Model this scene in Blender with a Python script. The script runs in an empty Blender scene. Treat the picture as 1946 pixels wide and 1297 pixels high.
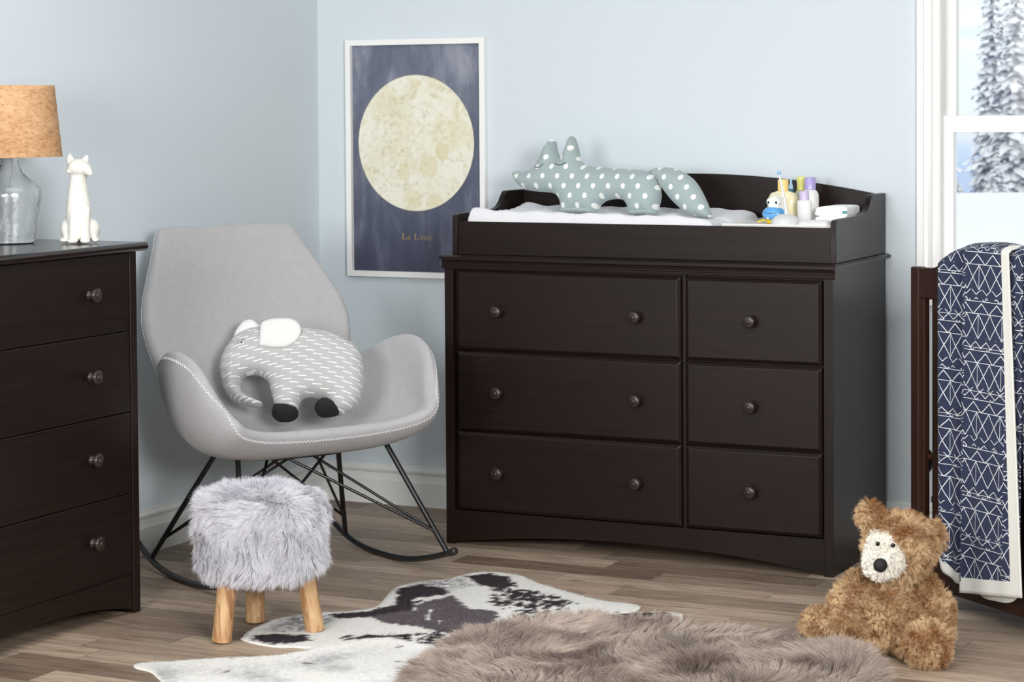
import bpy, bmesh, math, random
import numpy as np
from math import sin, cos, pi, radians
from mathutils import Vector, Matrix, Quaternion
from mathutils.geometry import delaunay_2d_cdt
random.seed(7)
RNG = np.random.default_rng(11)
S = bpy.context.scene
COL = S.collection

# ------------------------------------------------------------------ helpers
def link(o, parent=None):
    COL.objects.link(o)
    if parent is not None:
        o.parent = parent
    return o

def mesh_obj(name, V, F, mat=None, parent=None, smooth=False, auto=None):
    me = bpy.data.meshes.new(name)
    me.from_pydata([tuple(v) for v in V], [], [tuple(f) for f in F])
    me.update()
    o = bpy.data.objects.new(name, me)
    if mat:
        me.materials.append(mat)
    if smooth:
        me.shade_smooth()
    if auto:
        me.shade_smooth()
        try:
            me.set_sharp_from_angle(angle=radians(auto))
        except Exception:
            pass
    return link(o, parent)

def tag(o, label, cat, group=None, kind=None):
    o['label'] = label; o['category'] = cat
    if group: o['group'] = group
    if kind: o['kind'] = kind
    return o

def thing(name, label, cat, loc=(0, 0, 0), rz=0, group=None):
    o = bpy.data.objects.new(name, None)
    o.empty_display_size = .05
    o.location = loc; o.rotation_euler = (0, 0, rz)
    link(o)
    return tag(o, label, cat, group)

def struct(o):
    o['kind'] = 'structure'
    return o

def bevel(o, w=.002, seg=2, ang=40):
    m = o.modifiers.new('bevel', 'BEVEL'); m.width = w; m.segments = seg
    m.limit_method = 'ANGLE'; m.angle_limit = radians(ang); m.harden_normals = False
    return o

class MB:
    def __init__(s): s.V = []; s.F = []
    def add(s, V, F):
        n = len(s.V); s.V += [tuple(v) for v in V]; s.F += [tuple(i + n for i in f) for f in F]; return s
    def box(s, x0, x1, y0, y1, z0, z1):
        V = [(x, y, z) for z in (z0, z1) for y in (y0, y1) for x in (x0, x1)]
        return s.add(V, [(0, 2, 3, 1), (4, 5, 7, 6), (0, 1, 5, 4), (2, 6, 7, 3), (0, 4, 6, 2), (1, 3, 7, 5)])
    def tube(s, P, r, n=10, caps=True):
        P = [Vector(p) for p in P]; rr = r if hasattr(r, '__len__') else [r] * len(P)
        V = []; F = []
        t = (P[1] - P[0]).normalized(); a = t.orthogonal().normalized()
        for i, p in enumerate(P):
            t2 = ((P[min(i + 1, len(P) - 1)] - P[max(i - 1, 0)])).normalized()
            a = (a - t2 * a.dot(t2)).normalized(); b = t2.cross(a)
            for k in range(n):
                q = 2 * pi * k / n
                V.append(p + (a * cos(q) + b * sin(q)) * rr[i])
        for i in range(len(P) - 1):
            for k in range(n):
                F.append((i * n + k, i * n + (k + 1) % n, (i + 1) * n + (k + 1) % n, (i + 1) * n + k))
        if caps:
            F.append(tuple(range(n - 1, -1, -1))); F.append(tuple((len(P) - 1) * n + k for k in range(n)))
        return s.add(V, F)
    def lathe(s, prof, n=32, M=None, sx=1, sy=1):
        """profile of (r, z) about local Z"""
        V = []; F = []
        for r, z in prof:
            for k in range(n):
                v = Vector((r * cos(2 * pi * k / n) * sx, r * sin(2 * pi * k / n) * sy, z))
                V.append(M @ v if M else v)
        for i in range(len(prof) - 1):
            for k in range(n):
                F.append((i * n + k, i * n + (k + 1) % n, (i + 1) * n + (k + 1) % n, (i + 1) * n + k))
        if prof[0][0] > 1e-6: F.append(tuple(range(n - 1, -1, -1)))
        if prof[-1][0] > 1e-6: F.append(tuple((len(prof) - 1) * n + k for k in range(n)))
        return s.add(V, F)
    def prism(s, P, axis, a, b):
        """extrude 2-D polygon P along axis from a to b; the two other axes in xyz order"""
        n = len(P)
        def pt(u, v, w):
            return {'x': (w, u, v), 'y': (u, w, v), 'z': (u, v, w)}[axis]
        V = [pt(u, v, a) for u, v in P] + [pt(u, v, b) for u, v in P]
        F = [tuple(range(n)), tuple(range(2 * n - 1, n - 1, -1))]
        F += [(i, i + n, (i + 1) % n + n, (i + 1) % n) for i in range(n)]
        return s.add(V, F)
    def ball(s, c, r, n=16, m=10):
        r = r if hasattr(r, '__len__') else (r, r, r)
        prof = []
        V = [(c[0], c[1], c[2] - r[2])]; F = []
        for i in range(1, m):
            q = -pi / 2 + pi * i / m
            for k in range(n):
                V.append((c[0] + r[0] * cos(q) * cos(2 * pi * k / n), c[1] + r[1] * cos(q) * sin(2 * pi * k / n), c[2] + r[2] * sin(q)))
        V.append((c[0], c[1], c[2] + r[2]))
        for k in range(n): F.append((0, 1 + (k + 1) % n, 1 + k))
        for i in range(m - 2):
            for k in range(n):
                F.append((1 + i * n + k, 1 + i * n + (k + 1) % n, 1 + (i + 1) * n + (k + 1) % n, 1 + (i + 1) * n + k))
        e = 1 + (m - 1) * n; b0 = 1 + (m - 2) * n
        for k in range(n): F.append((b0 + k, b0 + (k + 1) % n, e))
        return s.add(V, F)
    def build(s, name, mat, parent=None, auto=None, bev=None, fix=True):
        o = mesh_obj(name, s.V, s.F, mat, parent)
        if fix:
            bm = bmesh.new(); bm.from_mesh(o.data); bmesh.ops.recalc_face_normals(bm, faces=bm.faces); bm.to_mesh(o.data); bm.free()
        if auto:
            o.data.shade_smooth(); o.data.set_sharp_from_angle(angle=radians(auto))
        if bev: bevel(o, bev)
        return o

def catmull(P, sub=6, closed=True):
    P = [np.array(p, float) for p in P]; n = len(P); out = []
    rng = range(n) if closed else range(n - 1)
    for i in rng:
        if closed: p0, p1, p2, p3 = P[i - 1], P[i], P[(i + 1) % n], P[(i + 2) % n]
        else: p0, p1, p2, p3 = P[max(i - 1, 0)], P[i], P[i + 1], P[min(i + 2, n - 1)]
        for k in range(sub):
            t = k / sub
            out.append(.5 * ((2 * p1) + (-p0 + p2) * t + (2 * p0 - 5 * p1 + 4 * p2 - p3) * t * t + (-p0 + 3 * p1 - 3 * p2 + p3) * t ** 3))
    if not closed: out.append(P[-1])
    return np.array(out)

def resample(P, step, closed=True):
    P = np.asarray(P); Q = np.vstack([P, P[:1]]) if closed else P
    seg = np.linalg.norm(np.diff(Q, axis=0), axis=1); L = np.concatenate([[0], np.cumsum(seg)])
    n = max(3, int(L[-1] / step)); t = np.linspace(0, L[-1], n + (0 if closed else 1), endpoint=not closed)
    return np.stack([np.interp(t, L, Q[:, k]) for k in range(Q.shape[1])], 1)

def inside(P, X):
    x, y = X[:, 0], X[:, 1]; r = np.zeros(len(X), bool); n = len(P)
    for i in range(n):
        x1, y1 = P[i - 1]; x2, y2 = P[i]
        c = ((y1 > y) != (y2 > y)) & (x < (x2 - x1) * (y - y1) / ((y2 - y1) if y2 != y1 else 1e-12) + x1)
        r ^= c
    return r

def dist(P, X, closed=True):
    d = np.full(len(X), 1e9); n = len(P)
    for i in range(0 if closed else 1, n):
        a = np.array(P[i - 1]); b = np.array(P[i]); ab = b - a; L = max(float(ab @ ab), 1e-12)
        t = np.clip(((X - a) @ ab) / L, 0, 1)
        d = np.minimum(d, np.linalg.norm(X - (a + t[:, None] * ab), axis=1))
    return d

def sdist(P, X):
    """signed distance, positive inside"""
    P = np.asarray(P); return np.where(inside(P, X), 1, -1) * dist(P, X)

def vnoise(X, scale, seed=0):
    """smooth value noise for points (N,2|3), roughly -1..1"""
    X = np.asarray(X, float)
    if X.shape[1] == 2: X = np.hstack([X, np.zeros((len(X), 1))])
    X = X * scale + seed * 17.13; I = np.floor(X).astype(np.int64); f = X - I; f = f * f * (3 - 2 * f)
    def h(a):
        n = (a[:, 0] * 73856093) ^ (a[:, 1] * 19349663) ^ (a[:, 2] * 83492791)
        n = (n ^ (n >> 13)) * 1274126177 & 0x7fffffff
        n = (n ^ (n >> 11)) * 668265263 & 0x7fffffff
        return (n % 100003) / 50001.5 - 1
    r = 0
    for dx in (0, 1):
        for dy in (0, 1):
            for dz in (0, 1):
                w = (f[:, 0] if dx else 1 - f[:, 0]) * (f[:, 1] if dy else 1 - f[:, 1]) * (f[:, 2] if dz else 1 - f[:, 2])
                r = r + w * h(I + np.array([dx, dy, dz]))
    return r

def fbm(X, scale, o=3, seed=0):
    return sum(vnoise(X, scale * 2 ** k, seed + k) / 2 ** k for k in range(o)) / 1.6

def srgb(r, g, b):
    f = lambda c: (c / 255 / 12.92) if c / 255 <= .04045 else ((c / 255 + .055) / 1.055) ** 2.4
    return (f(r), f(g), f(b), 1)

# ------------------------------------------------------------------ materials
class X:
    """tiny expression wrapper round Math nodes"""
    def __init__(s, nt, k): s.nt = nt; s.k = k
    def _m(s, op, *a, cl=False):
        n = s.nt.nodes.new('ShaderNodeMath'); n.operation = op; n.use_clamp = cl
        for i, v in enumerate((s,) + a):
            if isinstance(v, X): s.nt.links.new(v.k, n.inputs[i])
            else: n.inputs[i].default_value = v
        return X(s.nt, n.outputs[0])
    def __add__(s, o): return s._m('ADD', o)
    def __sub__(s, o): return s._m('SUBTRACT', o)
    def __mul__(s, o): return s._m('MULTIPLY', o)
    def __truediv__(s, o): return s._m('DIVIDE', o)
    def lt(s, o): return s._m('LESS_THAN', o)
    def gt(s, o): return s._m('GREATER_THAN', o)
    def abs(s): return s._m('ABSOLUTE')
    def floor(s): return s._m('FLOOR')
    def mod(s, o): return s._m('FLOORED_MODULO', o)
    def max(s, o): return s._m('MAXIMUM', o)
    def min(s, o): return s._m('MINIMUM', o)
    def sqrt(s): return s._m('SQRT')
    def tri(s, p):
        """0..1..0 triangle wave of period p"""
        return s._m('PINGPONG', p / 2) * (2 / p)

class Mat:
    def __init__(s, name, col=(.8, .8, .8, 1), rough=.5, **kw):
        s.m = bpy.data.materials.new(name); s.m.use_nodes = True; s.nt = s.m.node_tree; s.N = s.nt.nodes; s.L = s.nt.links
        s.b = s.N['Principled BSDF']
        s.set('Base Color', col); s.set('Roughness', rough)
        for k, v in kw.items(): s.set(k.replace('_', ' '), v)
    def set(s, k, v):
        if isinstance(v, X): v = v.k
        if hasattr(v, 'is_output'): s.L.new(v, s.b.inputs[k])
        else: s.b.inputs[k].default_value = v
    def node(s, t, **kw):
        n = s.N.new(t)
        for k, v in kw.items(): setattr(n, k, v)
        return n
    def inp(s, n, k, v):
        if isinstance(v, X): v = v.k
        if hasattr(v, 'is_output'): s.L.new(v, n.inputs[k])
        else: n.inputs[k].default_value = v
        return n
    def coord(s, kind='Object', scale=None, rot=None):
        t = s.node('ShaderNodeTexCoord').outputs[kind]
        if scale or rot:
            mp = s.node('ShaderNodeMapping'); s.L.new(t, mp.inputs[0])
            if scale: mp.inputs['Scale'].default_value = scale
            if rot: mp.inputs['Rotation'].default_value = rot
            t = mp.outputs[0]
        return t
    def xyz(s, v):
        n = s.node('ShaderNodeSeparateXYZ'); s.L.new(v, n.inputs[0]); return [X(s.nt, o) for o in n.outputs]
    def noise(s, v, scale=5, detail=3, rough=.5, dist=0, out=0):
        n = s.node('ShaderNodeTexNoise'); s.L.new(v, n.inputs['Vector'])
        n.inputs['Scale'].default_value = scale; n.inputs['Detail'].default_value = detail; n.inputs['Roughness'].default_value = rough
        n.inputs['Distortion'].default_value = dist
        return n.outputs[out]
    def ramp(s, fac, stops):
        n = s.node('ShaderNodeValToRGB'); s.L.new(fac.k if isinstance(fac, X) else fac, n.inputs[0])
        e = n.color_ramp.elements
        while len(e) < len(stops): e.new(.5)
        for i, (p, c) in enumerate(stops): e[i].position = p; e[i].color = c
        return n.outputs[0]
    def mix(s, f, a, b, mode='MIX'):
        n = s.node('ShaderNodeMix', data_type='RGBA', blend_type=mode)
        for k, v in ((0, f), (6, a), (7, b)):
            if isinstance(v, X): v = v.k
            if hasattr(v, 'is_output'): s.L.new(v, n.inputs[k])
            else: n.inputs[k].default_value = v
        return n.outputs[2]
    def bump(s, h, strength=.3, dist=.002):
        n = s.node('ShaderNodeBump'); n.inputs['Strength'].default_value = strength; n.inputs['Distance'].default_value = dist
        s.L.new(h.k if isinstance(h, X) else h, n.inputs['Height']); s.L.new(n.outputs[0], s.b.inputs['Normal']); return s

def espresso(name, axis, c0=(22, 13, 10), c1=(32, 21, 17), rough=.36, spec=.28):
    m = Mat(name, rough=rough)
    sc = {'x': (1.2, 30, 30), 'y': (30, 1.2, 30), 'z': (30, 30, 1.2)}[axis]
    n = m.noise(m.coord(scale=sc), 3, 5, .6, .6)
    m.set('Base Color', m.ramp(n, [(.3, srgb(*c0)), (.7, srgb(*c1))]))
    m.bump(n, .12, .001)
    m.set('Specular IOR Level', spec)
    return m.m
WOOD_X = espresso('espresso_wood_x', 'x'); WOOD_Y = espresso('espresso_wood_y', 'y'); WOOD_Z = espresso('espresso_wood_z', 'z')
CRIB = espresso('crib_wood', 'z', (34, 17, 11), (52, 28, 19), .4)
WOOD_TOP = espresso('lacquered_espresso_top', 'y', rough=.2, spec=.6)
KNOB = Mat('knob_wood', srgb(44, 34, 31), .3).m

def wall_paint():
    m = Mat('wall_paint', srgb(208, 217, 223), .75)
    v = m.coord()
    m.set('Base Color', m.mix(m.noise(v, 1.1, 2), srgb(206, 216, 222), srgb(210, 219, 225)))
    m.bump(m.noise(v, 260, 2), .25, .001)
    return m.m
WALL = wall_paint()
STUDIO = Mat('studio_grey_paint', srgb(92, 92, 94), .9).m
TRIM = Mat('white_trim_paint', srgb(226, 228, 226), .4).m
WHITE_FRAME = Mat('white_frame_paint', srgb(240, 240, 238), .35).m

def floor_mat():
    m = Mat('plank_floor', rough=.5)
    co = m.coord(); x, y, z = m.xyz(co)
    w = .1060
    row = ((y + .5535) / w).floor()
    # pseudo random per row
    def hsh(e, k):
        n = m.node('ShaderNodeTexWhiteNoise', noise_dimensions='2D')
        c = m.node('ShaderNodeCombineXYZ'); m.L.new(e.k, c.inputs[0]); c.inputs[1].default_value = k
        m.L.new(c.outputs[0], n.inputs['Vector']); return X(m.nt, n.outputs[0])
    L = .62
    off = hsh(row, 1.7) * L
    colu = ((x + off) / L).floor()
    nn = m.node('ShaderNodeTexWhiteNoise', noise_dimensions='3D')
    c = m.node('ShaderNodeCombineXYZ'); m.L.new(row.k, c.inputs[0]); m.L.new(colu.k, c.inputs[1]); m.L.new(c.outputs[0], nn.inputs['Vector'])
    rnd = X(m.nt, nn.outputs[0])
    # grain stretched along x and shifted per plank
    cc = m.node('ShaderNodeCombineXYZ'); m.L.new((x * 1.6 + rnd * 40).k, cc.inputs[0]); m.L.new((y * 16 + rnd * 13).k, cc.inputs[1]); m.L.new((rnd * 31).k, cc.inputs[2])
    g1 = m.noise(cc.outputs[0], 2.2, 6, .62, 1.2)
    cc2 = m.node('ShaderNodeCombineXYZ'); m.L.new((x * 3 + rnd * 9).k, cc2.inputs[0]); m.L.new((y * 95 + rnd * 7).k, cc2.inputs[1])
    g2 = m.noise(cc2.outputs[0], 3, 4, .6)
    base = m.ramp(g1, [(.28, srgb(126, 104, 88)), (.45, srgb(182, 160, 140)), (.62, srgb(210, 190, 168)), (.8, srgb(226, 208, 188))])
    base = m.mix(.30, base, m.ramp(g2, [(.35, srgb(132, 112, 97)), (.65, srgb(228, 210, 190))]))
    tone = m.ramp(rnd, [(0, srgb(160, 152, 146)), (.5, srgb(222, 219, 216)), (1, srgb(255, 253, 250))])
    base = m.mix(1.0, base, tone, 'MULTIPLY')
    # knots
    vo = m.node('ShaderNodeTexVoronoi'); cc3 = m.node('ShaderNodeCombineXYZ'); m.L.new((x * 2.2).k, cc3.inputs[0]); m.L.new((y * 5.5).k, cc3.inputs[1])
    m.L.new(cc3.outputs[0], vo.inputs['Vector']); vo.inputs['Scale'].default_value = 1.0
    kn = m.ramp(vo.outputs[0], [(.02, (1, 1, 1, 1)), (.09, (0, 0, 0, 1))])
    base = m.mix(X(m.nt, kn) * .55, base, srgb(66, 52, 44))
    fy = ((y + .5535) / w).mod(1.0); ey = fy.min(fy * -1 + 1).lt(.010)
    fx = ((x + off) / L).mod(1.0); ex = fx.min(fx * -1 + 1).lt(.0016)
    seam = ey.max(ex)
    base = m.mix(seam * .7, base, srgb(72, 58, 48))
    m.set('Base Color', base)
    m.set('Roughness', m.node('ShaderNodeMath', operation='MULTIPLY_ADD').outputs[0]) if False else None
    h = X(m.nt, g2) * .35 - seam * .8
    m.bump(h, .25, .0012)
    return m.m
FLOOR = floor_mat()

def fabric(name, c0, c1, scale=420, bump=.5, bd=.0012, rough=.95, sheen=.3):
    m = Mat(name, rough=rough)
    v = m.coord(); n = m.noise(v, scale, 3, .7); n2 = m.noise(v, scale * .12, 3, .6)
    a = m.mix(n, c0, c1); m.set('Base Color', m.mix(.25, a, m.mix(n2, c0, c1)))
    m.set('Sheen Weight', sheen); m.bump(n, bump, bd)
    return m
CHAIR_FAB = fabric('grey_wool_upholstery', srgb(148, 147, 149), srgb(196, 195, 197), 330, .8, .002).m
STITCH = Mat('pale_thread', srgb(226, 226, 228), .8).m
BLACK_METAL = Mat('black_powder_coated_steel', srgb(20, 20, 21), .3, Specular_IOR_Level=.6).m
BLACK_RUBBER = Mat('black_plastic', srgb(34, 35, 37), .45).m
BLACK_FELT = fabric('black_felt', srgb(20, 20, 21), srgb(30, 30, 31), sheen=0.).m
WHITE_COTTON = fabric('white_cotton', srgb(216, 216, 215), srgb(228, 228, 227), 500, .3).m
BLACK_THREAD = Mat('dark_thread', srgb(28, 28, 32), .8).m

# ------------------------------------------------------------------ hair
def hair_mat(name, rough=.6, trans=0):
    m = Mat(name, rough=rough)
    a = m.node('ShaderNodeAttribute'); a.attribute_name = 'Col'
    m.set('Base Color', a.outputs['Color']); m.set('Specular IOR Level', .25); m.set('Sheen Weight', 0.)
    return m.m
HAIR = hair_mat('soft_pile_fibres')

def tri_sample(obj, n, keep=None):
    """n random surface points with smooth normals on obj's evaluated mesh, in its local space"""
    dg = bpy.context.evaluated_depsgraph_get(); ev = obj.evaluated_get(dg); me = ev.to_mesh(); me.calc_loop_triangles()
    co = np.empty(len(me.vertices) * 3); me.vertices.foreach_get('co', co); co = co.reshape(-1, 3)
    no = np.empty(len(me.vertices) * 3); me.vertices.foreach_get('normal', no); no = no.reshape(-1, 3)
    t = np.empty(len(me.loop_triangles) * 3, dtype=np.int32); me.loop_triangles.foreach_get('vertices', t); t = t.reshape(-1, 3)
    A, B, C = co[t[:, 0]], co[t[:, 1]], co[t[:, 2]]
    ar = np.linalg.norm(np.cross(B - A, C - A), axis=1)
    if keep is not None: ar = ar * keep((A + B + C) / 3)
    i = RNG.choice(len(t), n, p=ar / ar.sum()); u = RNG.random((n, 2)); m = u.sum(1) > 1; u[m] = 1 - u[m]
    w = np.stack([1 - u.sum(1), u[:, 0], u[:, 1]], 1)
    P = (co[t[i]] * w[:, :, None]).sum(1); N = (no[t[i]] * w[:, :, None]).sum(1); N /= np.linalg.norm(N, axis=1)[:, None]
    ev.to_mesh_clear()
    return P, N

def clumps(P, size, seed=0):
    """for every root the jittered centre of its cell"""
    Q = P / size + vnoise(P, 1 / size * .6, seed)[:, None] * .5
    I = np.floor(Q)
    j = np.stack([vnoise(I + .5, 1.37, seed + 5 + k) for k in range(3)], 1) * .35
    c = I + .5 + j
    return (c - vnoise(P, 1 / size * .6, seed)[:, None] * .5) * size

def make_hair(name, P, D, L, col, parent, r=.0004, npt=5, clump=None, ck=.6, curl=0, cfreq=60, droop=0, tip=.15, wob=.15, mat=None, root=1.0):
    n = len(P); L = np.broadcast_to(L, (n,)).astype(float)
    D = D / np.linalg.norm(D, axis=1)[:, None]
    t = np.linspace(0, 1, npt)
    pts = P[:, None, :] + D[:, None, :] * (L[:, None] * t)[:, :, None]
    pts[:, :, 2] -= droop * (t ** 2)[None, :] * L[:, None]
    rd = RNG.normal(size=(n, 3)); pts += rd[:, None, :] * (wob * L[:, None] * t ** 1.5)[:, :, None]
    if clump is not None:
        off = (clump - P); off -= D * (off * D).sum(1)[:, None]
        ln = np.linalg.norm(off, axis=1); off *= (np.minimum(ln, L * .8) / np.maximum(ln, 1e-6))[:, None]
        pts += off[:, None, :] * (ck * t ** 1.3)[None, :, None]
    if curl:
        src = clump if clump is not None else P
        for k in range(3):
            ph = vnoise(src, cfreq, 31 + k) * 6
            pts[:, :, k] += curl * np.sin(ph[:, None] + t[None, :] * 5.0) * t[None, :]
    hc = bpy.data.hair_curves.new(name); hc.add_curves([npt] * n)
    hc.attributes['position'].data.foreach_set('vector', pts.astype(np.float32).ravel())
    ra = hc.attributes.new('radius', 'FLOAT', 'POINT') if 'radius' not in hc.attributes else hc.attributes['radius']
    ra.data.foreach_set('value', np.tile(r * (1 - (1 - tip) * t ** 1.5), n).astype(np.float32))
    ca = hc.attributes.new('Col', 'FLOAT_COLOR', 'POINT')
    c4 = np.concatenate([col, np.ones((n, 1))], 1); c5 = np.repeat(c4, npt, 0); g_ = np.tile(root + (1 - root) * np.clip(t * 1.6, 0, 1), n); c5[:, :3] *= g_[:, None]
    ca.data.foreach_set('color', c5.astype(np.float32).ravel())
    hc.materials.append(mat or HAIR)
    o = bpy.data.objects.new(name, hc); return link(o, parent)

def lin(*c): return np.array(srgb(*c)[:3])
def lerp(a, b, t): return a + (b - a) * np.clip(t, 0, 1)[:, None]

# ================================================================== SETTING
mb = MB().box(-.12, 5.2, -8.2, .12, -.05, 0)
struct(mb.build('floor', FLOOR))
struct(MB().box(-.12, 0, -8.2, .12, 0, 2.75).build('wall_left', WALL))
struct(MB().box(5.2, 5.32, -8.2, .12, 0, 2.75).build('wall_right', STUDIO))
struct(MB().box(-.12, 5.32, -8.32, -8.2, 0, 2.75).build('wall_front', STUDIO))
struct(MB().box(-.12, 5.32, -8.32, .12, 2.75, 2.85).build('ceiling', STUDIO))
WX0, WX1, WZ0, WZ1 = 2.118, 3.10, .79, 2.2
mb = MB(); mb.box(0, WX0, 0, .12, 0, 2.75); mb.box(WX1, 5.2, 0, .12, 0, 2.75); mb.box(WX0, WX1, 0, .12, 0, WZ0); mb.box(WX0, WX1, 0, .12, WZ1, 2.75)
struct(mb.build('wall_back', WALL, fix=False))
prof = [(0, 0), (.016, 0), (.016, .078), (.0125, .083), (.0095, .092), (.0085, .102), (.0115, .106), (.0135, .112), (.0125, .118), (.008, .122), (.0065, .1307), (0, .1307)]
struct(MB().prism([(p, q) for p, q in prof], 'y', -8.2, 0).build('baseboard_left', TRIM, auto=25))
struct(MB().prism([(-p, q) for p, q in prof], 'x', 0, 5.2).build('baseboard_back', TRIM, auto=25))

# window: casing, sashes, panes
win = bpy.data.objects.new('window_1', None); link(win); win['kind'] = 'structure'
def frame_mb(x0, x1, z0, z1, prof):
    """rectangular picture-frame sweep; prof = (inward offset, y)"""
    V = []; F = []; n = len(prof)
    for cx, cz, sx, sz in ((x0, z0, 1, 1), (x1, z0, -1, 1), (x1, z1, -1, -1), (x0, z1, 1, -1)):
        for p, y in prof: V.append((cx + sx * p, y, cz + sz * p))
    for c in range(4):
        d = (c + 1) % 4
        for k in range(n): F.append((c * n + k, c * n + (k + 1) % n, d * n + (k + 1) % n, d * n + k))
    m = MB(); m.add(V, F); return m
cas = [(0, 0), (0, -.022), (.018, -.022), (.021, -.016), (.030, -.013), (.042, -.018), (.046, -.012), (.064, -.012), (.068, -.008), (.068, .0)]
frame_mb(2.055, 3.165, .72, 2.27, cas).build('casing', WHITE_FRAME, win, auto=30)
frame_mb(WX0, WX1, WZ0, WZ1, [(0, -.002), (.004, -.002), (.004, .11), (0, .11)]).build('jamb', WHITE_FRAME, win)
frame_mb(WX0 + .004, WX1 - .004, WZ0 + .004, 1.277, [(0, .02), (.030, .02), (.033, .026), (.033, .05), (0, .05)]).build('sash', WHITE_FRAME, win)
frame_mb(WX0 + .004, WX1 - .004, 1.236, WZ1 - .004, [(0, .052), (.030, .052), (.033, .058), (.033, .08), (0, .08)]).build('sash', WHITE_FRAME, win)
MB().box(WX0 + .02, WX1 - .02, .018, .05, 1.228, 1.277).build('meeting_rail', WHITE_FRAME, win, bev=.002)
MB().box(WX0 + .002, WX1 - .002, -.004, .05, .775, .797).build('sill', WHITE_FRAME, win, bev=.004)
def glass_pane():
    m = Mat('window_glass'); nt = m.nt
    t = m.node('ShaderNodeBsdfTransparent'); g = m.node('ShaderNodeBsdfGlossy'); g.inputs['Roughness'].default_value = .02
    f = m.node('ShaderNodeFresnel'); f.inputs[0].default_value = 1.14; x = m.node('ShaderNodeMixShader')
    m.L.new(f.outputs[0], x.inputs[0]); m.L.new(t.outputs[0], x.inputs[1]); m.L.new(g.outputs[0], x.inputs[2])
    m.L.new(x.outputs[0], m.N['Material Output'].inputs[0]); return m.m
GLASSP = glass_pane()
MB().box(WX0 + .03, WX1 - .03, .034, .037, .82, 1.24).build('pane', GLASSP, win)
MB().box(WX0 + .03, WX1 - .03, .066, .069, 1.26, 2.17).build('pane', GLASSP, win)

# ================================================================== OUTDOORS
SNOW = Mat('snow', srgb(240, 243, 248), .9); SNOW.set('Base Color', SNOW.mix(SNOW.noise(SNOW.coord(), .25, 3), srgb(236, 240, 247), srgb(250, 251, 253))); SNOW = SNOW.m
gx = np.linspace(-60, 30, 70); gy = np.concatenate([np.linspace(.5, 30, 20), np.linspace(31, 75, 60), np.linspace(80, 300, 12)])
V = []; F = []
for y in gy:
    for x in gx:
        z = -1.25 - .12 * sin(x * .35 + 1) * min(1, y / 20)
        z += .42 * math.exp(-((y - 44.5 - .06 * x) / 2.6) ** 2) * (1 if y > 5 else 0)
        if y > 52: z -= .06 * (y - 52)
        V.append((x, y, z))
n = len(gx)
for j in range(len(gy) - 1):
    for i in range(n - 1): F.append((j * n + i, j * n + i + 1, (j + 1) * n + i + 1, (j + 1) * n + i))
g = mesh_obj('snow_ground', V, F, SNOW, smooth=True); struct(g)

def tree_mat():
    m = Mat('snowy_fir', rough=.9)
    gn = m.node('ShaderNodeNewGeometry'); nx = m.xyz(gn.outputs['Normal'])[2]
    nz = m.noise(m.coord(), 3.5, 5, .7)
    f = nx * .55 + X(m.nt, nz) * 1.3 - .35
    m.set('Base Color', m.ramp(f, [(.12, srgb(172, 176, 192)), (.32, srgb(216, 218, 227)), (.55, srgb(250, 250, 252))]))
    return m.m
FIR = tree_mat(); BARK = Mat('frosted_bark', srgb(120, 112, 110), .9).m
def fir(label, x, y, z0, h, w, seed, layers=26):
    rs = random.Random(seed)
    t = thing('fir_tree', label, 'tree', (x, y, z0), 0, None)
    MB().tube([(0, 0, 0), (0, 0, h * .5), (0, 0, h * .97)], [w * .07, w * .05, .01], 8).build('trunk', BARK, t)
    V = []; F = []
    for i in range(layers):
        f = i / (layers - 1); zc = h * (.06 + .92 * f); R = w * (1 - f) ** .8 * (.8 + .35 * rs.random()) + .05 * w
        nb = int(9 + 9 * (1 - f)); a0 = rs.random() * 6
        for b in range(nb):
            a = a0 + 2 * pi * b / nb + rs.uniform(-.25, .25); rr = R * rs.uniform(.65, 1.12); dz = -rr * rs.uniform(.25, .6); wd = rr * rs.uniform(.18, .34)
            K = 7; base = len(V)
            for k in range(K + 1):
                u = k / K; px = rr * u; pz = zc + dz * u ** 1.4 + .06 * rr * sin(u * 9 + rs.random() * 3)
                ww = wd * (sin(pi * min(1, u * .85 + .12)) ** .7) * rs.uniform(.55, 1.25)
                for s_, q in ((-1, -.45), (0, .12), (1, -.45)):
                    V.append((cos(a) * px - sin(a) * ww * s_ + rs.uniform(-1, 1) * .02 * w, sin(a) * px + cos(a) * ww * s_, pz + q * ww + rs.uniform(-.04, .04) * w))
            for k in range(K):
                for s_ in (0, 1): F.append((base + k * 3 + s_, base + (k + 1) * 3 + s_, base + (k + 1) * 3 + s_ + 1, base + k * 3 + s_ + 1))
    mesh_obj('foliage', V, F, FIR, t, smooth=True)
    return t
fir('tall snow-laden fir, the left of the two big ones outside the window', -11.24, 54, -1.4, 8.6, .72, 3, 40)
fir('tall snow-laden fir, the right of the two big ones outside the window', -9.68, 50.2, -1.2, 8.2, .78, 5, 40)
fir('small bright white young fir in front of the big firs', -9.06, 45.8, -1.05, 1.35, .36, 9, 16)
fir('low snow-covered fir at the left edge of the window view', -9.76, 44.9, -1.0, .52, .34, 12, 12)
fir('distant fir far behind at the left edge of the window', -18.35, 75, -2.6, 4.3, .85, 15, 24)
fir('white drooping fir by the right edge of the window view', -8.30, 47.6, -1.05, 1.6, .42, 22, 18)

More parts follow.
